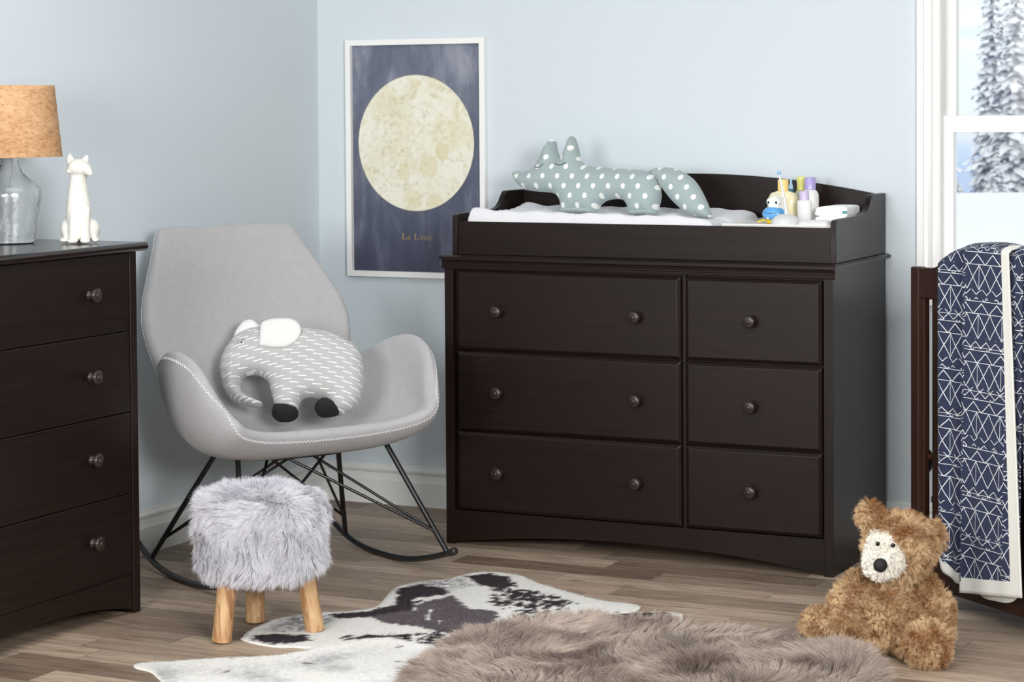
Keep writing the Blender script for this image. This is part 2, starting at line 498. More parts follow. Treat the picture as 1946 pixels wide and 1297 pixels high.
# ================================================================== POSTER
def poster():
    x0, x1, z0, z1 = .117, .633, .754, 1.536
    t = thing('framed_poster', 'framed moon poster in white frame hanging on blue wall', 'poster', ((x0 + x1) / 2, 0, z0))
    cx = (x0 + x1) / 2
    o = frame_mb(x0 - cx, x1 - cx, 0, z1 - z0, [(0, -.001), (0, -.022), (.019, -.022), (.019, -.008), (.019, -.001)]).build('frame', WHITE_FRAME, t); bevel(o, .0008)
    m = Mat('moon_print', rough=.35)
    co = m.coord(); x, y, z = m.xyz(co)
    mx, mz = .372 - cx, 1.1955 - z0
    dx = (x - mx) / .2165; dz = (z - mz) / .2245
    r = (dx * dx + dz * dz).sqrt()
    n1 = m.noise(m.coord(scale=(1.6, 1, .75)), 5, 5, .6, .4); n2 = m.noise(m.coord(scale=(3, 1, .45)), 6, 6, .7, .3)
    f = X(m.nt, n1) * .65 + X(m.nt, n2) * .35
    ex = (x.abs() * -1 + .252) * 14; 
    bg = m.ramp(f, [(.34, srgb(88, 92, 110)), (.5, srgb(108, 113, 130)), (.6, srgb(138, 142, 156)), (.74, srgb(174, 177, 185))])
    low = m.ramp(z, [(.0, srgb(170, 171, 182)), (.25, srgb(208, 209, 216)), (.6, srgb(255, 255, 255))])
    bg = m.mix(1.0, bg, low, 'MULTIPLY')
    c1 = m.noise(m.coord(), 7, 5, .6, .8); c2 = m.noise(m.coord(), 55, 4, .7); c3 = m.noise(m.coord(), 180, 2, .6)
    moon = m.ramp(c1, [(.32, srgb(206, 196, 150)), (.45, srgb(224, 219, 190)), (.58, srgb(236, 234, 216)), (.75, srgb(228, 226, 206))])
    moon = m.mix(.5, moon, m.ramp(c2, [(.35, srgb(196, 186, 150)), (.5, srgb(238, 236, 222)), (.66, srgb(240, 238, 228))]))
    moon = m.mix(.12, moon, m.ramp(c3, [(.4, srgb(190, 182, 158)), (.6, srgb(250, 250, 240))]))
    # craters / maria as soft patches
    for px, pz, rx, rz, s in ((.47, .978 + .19, .026, .03, .8), (.42, 1.12, .035, .04, .6), (.33, 1.10, .022, .03, .55), (.36, 1.02, .03, .024, .55), (.44, 1.01, .026, .022, .55),
                              (.335, 1.245, .04, .035, .3), (.475, 1.22, .05, .07, .35), (.53, 1.235, .03, .06, .35), (.372, 1.39, .02, .018, .5), (.25, 1.34, .05, .05, .25)):
        a = (x - (px - cx)) / rx; b = (z - (pz - z0)) / rz
        q = (a * a + b * b).sqrt() + (X(m.nt, c2) - .5) * .9
        k = (q * -1 + 1.15)._m('MULTIPLY', 4, cl=True)
        moon = m.mix(k * (s * .75), moon, srgb(216, 204, 162))
    for px, pz in ((.232, 1.228), (.41, 1.26)):
        vn = m.node('ShaderNodeTexVoronoi', feature='DISTANCE_TO_EDGE'); m.L.new(m.coord(scale=(1, 1, 1)), vn.inputs['Vector']); vn.inputs['Scale'].default_value = 38 if px < .3 else 24
        ed = m.ramp(vn.outputs[0], [(.0, (1, 1, 1, 1)), (.05, (0, 0, 0, 1))])
        moon = m.mix(X(m.nt, ed) * .05, moon, srgb(172, 164, 136))
    rim = (r * -1 + 1.0)._m('MULTIPLY', 60, cl=True)
    edge = (r - .985)._m('MULTIPLY', 90, cl=True)
    moon = m.mix(edge * .6, moon, srgb(210, 200, 150))
    m.set('Base Color', m.mix(rim, bg, moon))
    m.set('Specular IOR Level', .35)
    mesh_obj('print', [(-.24, -.006, .018), (.24, -.006, .018), (.24, -.006, z1 - z0 - .018), (-.24, -.006, z1 - z0 - .018), (-.24, -.004, .018), (.24, -.004, .018), (.24, -.004, z1 - z0 - .018), (-.24, -.004, z1 - z0 - .018)],
             [(0, 1, 2, 3), (7, 6, 5, 4), (0, 4, 5, 1), (1, 5, 6, 2), (2, 6, 7, 3), (3, 7, 4, 0)], m.m, t)
    # serif lettering built from strokes: (polyline, width)
    GOLD = Mat('gold_ink', srgb(176, 150, 92), .4).m
    T, t_ = .0028, .0010
    def arc(cx, cz, rx, rz, a, b, n=10): return [(cx + rx * cos(radians(a + (b - a) * i / n)), cz + rz * sin(radians(a + (b - a) * i / n))) for i in range(n + 1)]
    G = {
        'L': ([([(.004, 0), (.004, .018)], T), ([(0, 0), (.0145, 0)], t_), ([(0, .018), (.008, .018)], t_), ([(.0142, 0), (.0146, .006)], t_ * 1.3)], .019),
        'a': ([(arc(.0045, .0035, .0035, .0034, 60, 380), t_ * 1.7), ([(.0085, .0115 - .003), (.0085, .0)], T * .85), (arc(.005, .0085, .0035, .003, 10, 165), t_ * 1.2), ([(.0085, 0), (.011, .0003)], t_)], .0145),
        'u': ([([(.003, .0115), (.003, .003)], T * .85), (arc(.006, .0035, .003, .0032, 180, 340), t_ * 1.3), ([(.0098, .0115), (.0098, 0)], T * .85), ([(.0005, .0115), (.003, .0115)], t_), ([(.0075, .0115), (.0098, .0115)], t_), ([(.0098, 0), (.012, 0)], t_)], .0155),
        'n': ([([(.003, .0115), (.003, 0)], T * .85), (arc(.0065, .0082, .0033, .0032, 170, 10), t_ * 1.3), ([(.0098, .0085), (.0098, 0)], T * .85), ([(.0005, 0), (.0055, 0)], t_), ([(.0075, 0), (.012, 0)], t_), ([(.0005, .0115), (.003, .0115)], t_)], .0155),
        'e': ([(arc(.0055, .0058, .0042, .0056, 20, 320), t_ * 1.8), ([(.0015, .0066), (.0095, .0066)], t_)], .0125),
        ' ': ([], .010)}
    M = MB(); px = 0
    word = 'La Lune'; tot = sum(G[c][1] for c in word) - .004; sc = .109 / tot
    for c in word:
        for P, w in G[c][0]:
            for i in range(len(P) - 1):
                a = np.array(P[i]); b = np.array(P[i + 1]); d = b - a; l = max(np.linalg.norm(d), 1e-6); nn = np.array([-d[1], d[0]]) / l * w / 2; e = d / l * w * .15
                q = [a - nn - e, b - nn + e, b + nn + e, a + nn - e]
                q = [((px + v[0]) * sc, v[1] * sc) for v in q]
                M.prism([(.318 - cx + u, .8785 - z0 + v) for u, v in q], 'y', -.0065, -.006)
        px += G[c][1]
    M.build('lettering', GOLD, t)['label'] = 'small gold serif lettering'
    return t
poster()

# ================================================================== KNOB
def knob_mb():
    prof = [(.0001, .029), (.004, .0288), (.0052, .0275), (.0055, .0262), (.010, .0258), (.0135, .0235), (.0145, .0205), (.0140, .0180), (.0105, .0160), (.0080, .0150), (.0085, .0130), (.0092, .0118), (.0070, .0105), (.0062, .0085), (.0072, .0050), (.0098, .0025), (.0100, 0)]
    return [(r_ * 1.28, z_ * 1.08) for r_, z_ in prof]
_kn = {}
def knob(parent, loc, axis):
    """axis: '-y' or 'x'"""
    if axis not in _kn:
        M = Matrix.Rotation(radians(90), 4, 'X') if axis == '-y' else Matrix.Rotation(radians(90), 4, 'Y')
        o = MB().lathe(knob_mb(), 24, M).build('knob', KNOB, parent, auto=50); _kn[axis] = o.data
    else:
        o = bpy.data.objects.new('knob', _kn[axis]); link(o, parent)
    o.location = loc
    return o

# ================================================================== SIX-DRAWER DRESSER
def dresser():
    X0, X1, D = .7486, 1.961, .524
    t = thing('six_drawer_dresser', 'wide espresso six-drawer dresser carrying the changing topper', 'dresser', ((X0 + X1) / 2, -D / 2, 0))
    ox, oy = (X0 + X1) / 2, -D / 2
    def B(): return MB()
    def fin(m, name, mat, p=t, **k):
        m.V = [(a - (0 if p is not t else ox), b - (0 if p is not t else oy), c) for a, b, c in m.V]
        return m.build(name, mat, p, **k)
    for a, b in ((X0, X0 + .0275), (X1 - .0275, X1)):
        fin(B().box(a, b, -D, -.022, 0, .8583), 'side_panel', WOOD_Z, bev=.0015)
    fin(B().box(X0 + .0275, X1 - .0275, -D + .022, -.03, .085, .829), 'carcass', WOOD_X)
    # apron with the low arch
    xa, xb = X0 + .0275, X1 - .0275; N = 40
    arch = [(xa + (xb - xa) * i / N, .006 + .041 * (1 - abs(2 * i / N - 1) ** 2.1) ) for i in range(N + 1)]
    fin(B().prism([(xa, .104), *[(x, z) for x, z in arch], (xb, .104)], 'y', -D + .004, -D + .022), 'apron', WOOD_X, auto=30)
    fin(B().box(1.512, 1.522, -D + .008, -D + .022, .104, .829), 'divider', WOOD_Z)
    # crown: moulding on the front plus the flat plate
    y = -D
    cp = [(y + .004, .829), (y - .005, .829), (y - .0062, .8325), (y - .0062, .8385), (y - .0028, .8405), (y - .0028, .8455), (y - .0062, .8530), (y - .0100, .8560), (y - .0100, .8585), (y + .004, .8585)]
    fin(B().prism(cp, 'x', X0 - .006, X1 + .008), 'crown_moulding', WOOD_X, auto=25)
    pl = B(); w = .0125
    pp = [(0, .8585), (.0, .8665), (-.0022, .870), (-.5, .870), (-.5, .8585)]
    x0, x1, y0 = X0 - w, X1 + w, y - w
    V = [(x0, y0, .8585), (x1, y0, .8585), (x1, -.012, .8585), (x0, -.012, .8585), (x0, y0, .8655), (x1, y0, .8655), (x1, -.012, .8655), (x0, -.012, .8655),
         (x0 + .009, y0 + .009, .870), (x1 - .009, y0 + .009, .870), (x1 - .009, -.012, .870), (x0 + .009, -.012, .870)]
    pl.add(V, [(3, 2, 1, 0), (0, 1, 5, 4), (1, 2, 6, 5), (2, 3, 7, 6), (3, 0, 4, 7), (4, 5, 9, 8), (5, 6, 10, 9), (6, 7, 11, 10), (7, 4, 8, 11), (8, 9, 10, 11)])
    fin(pl, 'top', WOOD_X, auto=20)
    rows = ((.588, .8235), (.347, .5825), (.108, .3425))
    for (za, zb) in rows:
        for (a, b), ks in (((.7905, 1.5095), (.9315, 1.3755)), ((1.5245, 1.9290), (1.7245,))):
            yf, yb, i = -D - .007, -D + .010, .0095
            M = B(); zc = (za + zb) / 2
            V = [(a, yb, za), (b, yb, za), (b, yb, zb), (a, yb, zb), (a, -D + .001, za), (b, -D + .001, za), (b, -D + .001, zb), (a, -D + .001, zb),
                 (a + i, yf, za + i), (b - i, yf, za + i), (b - i, yf, zb - i), (a + i, yf, zb - i)]
            M.add(V, [(0, 1, 2, 3), (4, 0, 3, 7), (5, 4, 8, 9), (0, 4, 5, 1), (1, 5, 6, 2), (2, 6, 7, 3), (6, 5, 9, 10), (7, 6, 10, 11), (4, 7, 11, 8), (8, 11, 10, 9)])
            d = fin(M, 'drawer', WOOD_X); bevel(d, .0012, 2, 20)
            for kx in ks: knob(d, (kx - ox, yf - oy, zc - .002 + .002), '-y')
    return t
dresser()

# ================================================================== CHANGING TOPPER
def topper():
    zb = .8705
    t = thing('changing_topper', 'espresso changing-table topper with arched back standing on the six-drawer dresser', 'changing tray', (1.3575, -.25, zb))
    ox, oy, oz = 1.3575, -.25, zb
    def fin(m, name, mat, **k):
        m.V = [(a - ox, b - oy, c - oz) for a, b, c in m.V]; return m.build(name, mat, t, **k)
    side = [(-.486, zb), (-.486, .978), (-.482, .987), (-.472, .991), (-.40, .9925), (-.262, .993), (-.225, .996), (-.198, 1.003), (-.178, 1.016), (-.163, 1.034), (-.150, 1.046), (-.140, 1.049), (-.013, 1.049), (-.013, zb)]
    for a, b in ((.757, .7735), (1.9415, 1.958)): fin(MB().prism(side, 'x', a, b), 'side_panel', WOOD_Y, auto=30, bev=.001)
    fin(MB().box(.7735, 1.9415, -.482, -.467, zb, .969), 'front_board', WOOD_X, bev=.001)
    N = 30; x0, x1 = .7735, 1.9415
    top = [(x0 + (x1 - x0) * i / N, 1.103 - .172 * (x0 + (x1 - x0) * i / N - 1.3575) ** 2) for i in range(N + 1)]
    fin(MB().prism([(x0, zb), *top, (x1, zb)], 'y', -.028, -.0135), 'back_board', WOOD_X, auto=30, bev=.001)
    fin(MB().box(x0, x1, -.467, -.028, zb, zb + .006), 'base_board', WOOD_X)
    return t
topper()

# ================================================================== CHANGING PAD
def pad():
    x0, x1, y0, y1 = .788, 1.590, -.463, -.06; zb = .8775
    m = fabric('white_dotted_plush', srgb(216, 216, 221), srgb(230, 230, 234), 260, .5, .002)
    nx, ny = 200, 100; V = []; F = []
    cx, cy = (x0 + x1) / 2, (y0 + y1) / 2
    for j in range(ny + 1):
        for i in range(nx + 1):
            u = i / nx; v = j / ny
            # rounded footprint
            X_ = x0 + (x1 - x0) * u; Y_ = y0 + (y1 - y0) * v
            e = min(u * (x1 - x0), (1 - u) * (x1 - x0), v * (y1 - y0), (1 - v) * (y1 - y0)); rr = .022
            prof_ = math.sqrt(max(0, 1 - (1 - min(e / rr, 1)) ** 2))
            v2 = abs(2 * v - 1)
            topz = .988 + .020 * v2 ** 2.2 - .005 * u + .006 * max(0, 1 - u * 8)
            if v < .5: topz -= .008 * u
            if u > .9: topz -= .02 * ((u - .9) / .1) ** 1.6
            bx = X_ / .020; by = Y_ / .020; jj = math.floor(by); fx = (bx + .5 * (jj % 2)) % 1 - .5; fy = by % 1 - .5
            topz += .0022 * math.exp(-(fx * fx + fy * fy) / .05) * (1 if v > .16 else 0)
            topz += .0025 * sin(X_ * 31 + Y_ * 12) * sin(Y_ * 23) + .0018 * sin(X_ * 70)
            z = zb + (topz - zb) * prof_
            V.append((X_ - cx, Y_ - cy, z - zb))
    n = nx + 1
    for j in range(ny):
        for i in range(nx): F.append((j * n + i, j * n + i + 1, (j + 1) * n + i + 1, (j + 1) * n + i))
    F.append(tuple([i for i in range(n)][::-1] + [j * n for j in range(1, ny + 1)] + [ny * n + i for i in range(1, n)] + [j * n + nx for j in range(ny - 1, 0, -1)])) if False else None
    o = mesh_obj('changing_pad', V, F, m.m, smooth=True); o.location = (cx, cy, zb)
    bm = bmesh.new(); bm.from_mesh(o.data); bmesh.ops.holes_fill(bm, edges=[e for e in bm.edges if e.is_boundary]); bm.to_mesh(o.data); bm.free(); o.data.shade_smooth()
    tag(o, 'white dotted plush changing pad lying in the topper under the fox', 'changing pad')
pad()

# ================================================================== PLUSH SHAPES
def plush(name, poly, h, r, mat, parent, step=.008, y0=0., hb=None, wrinkle=.0, sub=4, pw=.5):
    """inflated two-sided shape in the local XZ plane, front towards -Y"""
    B = resample(catmull(poly, sub), step * .8); hb = h if hb is None else hb
    mn, mx = B.min(0), B.max(0)
    gx = np.arange(mn[0], mx[0], step); gy = np.arange(mn[1], mx[1], step * .866)
    G = np.array([(x + (step / 2 if j % 2 else 0), y) for j, y in enumerate(gy) for x in gx])
    G = G[inside(B, G)]; G = G[dist(B, G) > step * .55]
    # thin rows just inside the edge for a rounded silhouette
    d0 = np.roll(B, -1, 0) - np.roll(B, 1, 0); nn = np.stack([-d0[:, 1], d0[:, 0]], 1); nn /= np.linalg.norm(nn, axis=1)[:, None]
    area = .5 * np.sum(B[:, 0] * np.roll(B[:, 1], -1) - np.roll(B[:, 0], -1) * B[:, 1]); sg = 1 if area > 0 else -1
    I1 = B + nn * sg * step * .22; ok = inside(B, I1) & (dist(B, I1) > step * .15); I1 = I1[ok]
    A = np.vstack([B, I1, G]); nB = len(B)
    res = delaunay_2d_cdt([Vector(a) for a in A], [(i, (i + 1) % nB) for i in range(nB)], [], 1, 1e-6)
    vs = np.array([tuple(v) for v in res[0]]); T = [tuple(f) for f in res[2]]
    onb = np.zeros(len(vs), bool)
    for k, src in enumerate(res[3]):
        if any(i < nB for i in src): onb[k] = True
    d = dist(B, vs); d[onb] = 0
    H = (1 - (1 - np.minimum(d / r, 1)) ** 2) ** pw
    H = H * (1 + wrinkle * fbm(vs, 22, 3, 3))
    V = [(a, y0 - h * k, b) for (a, b), k in zip(vs, H)]
    idx = {}; n = len(vs)
    for i in range(n):
        if onb[i]: idx[i] = i
        else: idx[i] = len(V); V.append((vs[i][0], y0 + hb * H[i], vs[i][1]))
    F = []
    for f in T:
        a = np.array([vs[i] for i in f]); cr = (a[1][0] - a[0][0]) * (a[2][1] - a[0][1]) - (a[1][1] - a[0][1]) * (a[2][0] - a[0][0])
        f = f if cr > 0 else f[::-1]
        F.append(f); F.append(tuple(idx[i] for i in f[::-1]))
    return mesh_obj(name, V, F, mat, parent, smooth=True)

def place(o, M): o.matrix_basis = M; return o

# fox cushion
def fox():
    m = fabric('dotted_grey_green_cotton', srgb(150, 166, 167), srgb(164, 179, 179), 700, .35, .0008)
    x, y, z = m.xyz(m.coord())
    cols = None
    dxp, dyp, rad = .0505, .0292, .0074
    sk = x - z * .06
    best = None
    for k in (0, 1):
        px = (sk + (.25 if k else 0) * 2 * dxp * 1.0 + .003) ; pz = z + (dyp if k else 0) + .006
        fx = (px / dxp).mod(1.0) - .5; fz = (pz / (2 * dyp)).mod(1.0) - .5
        r = ((fx * dxp) * (fx * dxp) + (fz * (2 * dyp)) * (fz * (2 * dyp)) * .72).sqrt()
        best = r if best is None else best.min(r)
    k = (best * -1 + rad)._m('MULTIPLY', 1500, cl=True)
    basec = m.b.inputs['Base Color'].links[0].from_socket
    m.set('Base Color', m.mix(k, basec, srgb(232, 235, 232)))
    FXB = [(-0.326, 0.116), (-0.324, 0.125), (-0.314, 0.13), (-0.298, 0.128), (-0.281, 0.129), (-0.265, 0.136), (-0.246, 0.149), (-0.237, 0.164), (-0.229, 0.183), (-0.222, 0.202), (-0.210, 0.217), (-0.199, 0.229), (-0.189, 0.229), (-0.185, 0.213), (-0.178, 0.19), (-0.17, 0.17), (-0.164, 0.167), (-0.156, 0.173), (-0.151, 0.19), (-0.144, 0.209), (-0.138, 0.228), (-0.128, 0.238), (-0.119, 0.230), (-0.108, 0.205), (-0.102, 0.183), (-0.094, 0.164), (-0.079, 0.152), (-0.053, 0.146), (-0.016, 0.143), (0.026, 0.139), (0.067, 0.137), (0.108, 0.135), (0.139, 0.131), (0.162, 0.115), (0.174, 0.094), (0.181, 0.068), (0.181, 0.046), (0.176, 0.024), (0.172, -0.0), (0.137, 0.0), (0.088, 0.0), (0.08, 0.005), (0.077, 0.024), (0.065, 0.04), (0.049, 0.046), (0.02, 0.045), (-0.005, 0.038), (-0.022, 0.023), (-0.031, 0.005), (-0.035, 0.003), (-0.069, 0.003), (-0.111, 0.002), (-0.142, 0.002), (-0.149, 0.015), (-0.153, 0.033), (-0.16, 0.048), (-0.178, 0.061), (-0.208, 0.065), (-0.242, 0.067), (-0.273, 0.071), (-0.295, 0.08), (-0.314, 0.097)]
    FXT = [(0.138, 0.131), (0.147, 0.136), (0.165, 0.142), (0.189, 0.143), (0.221, 0.14), (0.254, 0.128), (0.283, 0.11), (0.304, 0.087), (0.321, 0.061), (0.335, 0.036), (0.346, 0.011), (0.351, 0.001), (0.343, -0.006), (0.321, -0.005), (0.298, -0.002), (0.273, 0.004), (0.253, 0.018), (0.232, 0.034), (0.21, 0.054), (0.191, 0.075), (0.18, 0.086), (0.169, 0.105), (0.15, 0.121)]
    t = thing('fox_cushion', 'grey-green fox cushion with white polka dots standing on the changing pad', 'toy')
    T = radians(-4); fx = Vector((cos(T), sin(T), 0)); up = Vector((0, .1392, .9903)); yy = up.cross(fx).normalized()
    place(t, Matrix(((fx[0], yy[0], up[0], 1.166), (fx[1], yy[1], up[1], -.2745), (fx[2], yy[2], up[2], .9865), (0, 0, 0, 1))))
    plush('body', FXB, .046, .05, m.m, t, .007, wrinkle=.08)
    plush('tail', FXT, .036, .04, m.m, t, .007, y0=.004, wrinkle=.1)
    for P in ([(a_ + .012, b_ - .006) for a_, b_ in Q_] for Q_ in ([(-.246, .147), (-.238, .1435), (-.229, .1428), (-.219, .1465), (-.21, .154)], [(-.174, .156), (-.165, .1515), (-.155, .150), (-.144, .1525), (-.133, .158)])):
        C_ = resample(catmull(P, 5, False), .003, False)
        d = dist(np.array(resample(catmull(FXB, 4), .006)), C_); H = .046 * np.sqrt(1 - (1 - np.minimum(d / .05, 1)) ** 2)
        MB().tube([(a, -h - .0010, b) for (a, b), h in zip(C_, H)], .0010, 6).build('closed_eye', BLACK_THREAD, t)
    plush('foot_seam', [(.088, .001), (.13, .001), (.171, .001), (.171, .014), (.15, .018), (.12, .016), (.09, .013)], .030, .012, m.m, t, .006, y0=-.004)
    plush('foot_seam', [(-.142, .003), (-.10, .001), (-.05, .002), (-.036, .006), (-.04, .018), (-.09, .021), (-.14, .018)], .033, .012, m.m, t, .006, y0=-.004)
fox()

# elephant cushion
def elephant():
    m = fabric('dashed_grey_jersey', srgb(168, 168, 168), srgb(188, 188, 188), 600, .35, .0008)
    x, y, z = m.xyz(m.coord())
    H, W_, w, l = .0097, .0635, .0013, .0130
    zz = z + (x * 3.1).mod(6.3)._m('SINE') * 0.0 + x * x * .9 - x * .05
    row = (zz / H).floor(); fz = ((zz / H).mod(1.0) - .5) * H
    fx = ((x + row * (W_ / 3)) / W_).mod(1.0) - .5
    k = fz.abs().lt(w) * (fx * W_).abs().lt(l)
    basec = m.b.inputs['Base Color'].links[0].from_socket
    m.set('Base Color', m.mix(k, basec, srgb(238, 238, 238)))
    B = [(-0.071, 0.277), (-0.099, 0.274), (-0.124, 0.265), (-0.146, 0.249), (-0.16, 0.231), (-0.174, 0.207), (-0.183, 0.182), (-0.186, 0.161), (-0.184, 0.137), (-0.179, 0.115), (-0.171, 0.094), (-0.161, 0.075), (-0.146, 0.062), (-0.128, 0.052), (-0.106, 0.044), (-0.088, 0.039), (-0.073, 0.038), (-0.062, 0.041), (-0.058, 0.045), (-0.069, 0.052), (-0.081, 0.057), (-0.097, 0.065), (-0.112, 0.075), (-0.123, 0.088), (-0.125, 0.101), (-0.124, 0.117), (-0.117, 0.128), (-0.105, 0.135), (-0.087, 0.137), (-0.07, 0.133), (-0.054, 0.122), (-0.045, 0.109), (-0.04, 0.093), (-0.036, 0.077), (-0.03, 0.058), (-0.026, 0.04), (-0.022, 0.026), (-0.005, 0.022), (0.015, 0.020), (0.033, 0.020), (0.040, 0.028), (0.041, 0.036), (0.045, 0.052), (0.053, 0.063), (0.068, 0.068), (0.086, 0.067), (0.098, 0.064), (0.116, 0.058), (0.124, 0.044), (0.137, 0.022), (0.15, 0.014), (0.16, 0.014), (0.174, 0.017), (0.189, 0.025), (0.204, 0.038), (0.213, 0.056), (0.22, 0.08), (0.223, 0.107), (0.223, 0.134), (0.221, 0.161), (0.215, 0.188), (0.205, 0.209), (0.189, 0.226), (0.163, 0.24), (0.13, 0.256), (0.092, 0.266), (0.053, 0.273), (0.015, 0.276), (-0.036, 0.278)]
    FF = [(-0.026, 0.038), (-0.001, 0.039), (0.025, 0.034), (0.041, 0.024), (0.042, 0.007), (0.033, -0.003), (0.019, -0.009), (0.001, -0.01), (-0.014, -0.007), (-0.027, 0.003), (-0.032, 0.013), (-0.03, 0.026)]
    RF = [(0.112, 0.054), (0.129, 0.052), (0.147, 0.039), (0.157, 0.02), (0.154, 0.008), (0.133, 0.002), (0.113, 0.001), (0.098, 0.007), (0.088, 0.025), (0.091, 0.037), (0.099, 0.047)]
    E1 = [(-0.068, 0.277), (-0.056, 0.286), (-0.036, 0.291), (-0.011, 0.293), (0.015, 0.291), (0.033, 0.283), (0.043, 0.27), (0.047, 0.255), (0.043, 0.238), (0.035, 0.224), (0.02, 0.212), (0.003, 0.205), (-0.017, 0.203), (-0.038, 0.204), (-0.058, 0.208), (-0.071, 0.21), (-0.071, 0.23), (-0.071, 0.255)]
    E2 = [(-0.149, 0.235), (-0.148, 0.258), (-0.139, 0.277), (-0.125, 0.294), (-0.11, 0.3), (-0.097, 0.298), (-0.084, 0.288), (-0.068, 0.274), (-0.075, 0.255), (-0.11, 0.24), (-0.135, 0.225)]
    t = thing('elephant_cushion', 'grey elephant cushion with white dashes and white ears on the rocking chair', 'toy')
    ex = Vector((.8991, .4377, 0)); up = Vector((-.2055, .4221, .8829)); yy = up.cross(ex).normalized()
    place(t, Matrix(((ex[0], yy[0], up[0], .5452), (ex[1], yy[1], up[1], -1.113), (ex[2], yy[2], up[2], .4400), (0, 0, 0, 1))))
    plush('body', B, .052, .058, m.m, t, .0075, hb=.055, wrinkle=.03, pw=.42)
    plush('foot', FF, .052, .028, BLACK_FELT, t, .006, y0=-.006, hb=.03)
    plush('foot', RF, .050, .028, BLACK_FELT, t, .006, y0=-.012, hb=.03)
    plush('ear', E1, .008, .012, WHITE_COTTON, t, .006, y0=-.056, hb=.012).location.z = -.009
    [c for c in t.children if c.name.startswith('ear')][0]['label'] = 'white front ear'
    plush('ear', E2, .010, .015, WHITE_COTTON, t, .006, y0=-.008, hb=.004)['label'] = 'white back ear'
    def hz(a, b): 
        d = dist(resample(catmull(B, 4), .006), np.array([[a, b]]))[0]; return .052 * (1 - (1 - min(d / .058, 1)) ** 2) ** .42
    ex_, ez_ = -.1215, .2120; h = hz(ex_, ez_)
    e = MB().ball((ex_, -h, ez_), (.0068, .0030, .0068)).build('eye', WHITE_COTTON, t, auto=60)
    MB().ball((ex_, -h - .0018, ez_), (.0036, .0018, .0036)).build('pupil', BLACK_THREAD, e, auto=60)
    L_ = MB()
    for a in (178, 145, 115, 85, 60):
        q = radians(a); p0 = (ex_ + .0062 * cos(q), ez_ + .0062 * sin(q)); p1 = (ex_ + .0125 * cos(q), ez_ + .0125 * sin(q))
        L_.tube([(p0[0], -hz(*p0) - .0008, p0[1]), (p1[0], -hz(*p1) - .0008, p1[1])], .0007, 5)
    L_.build('eyelashes', BLACK_THREAD, t)
elephant()

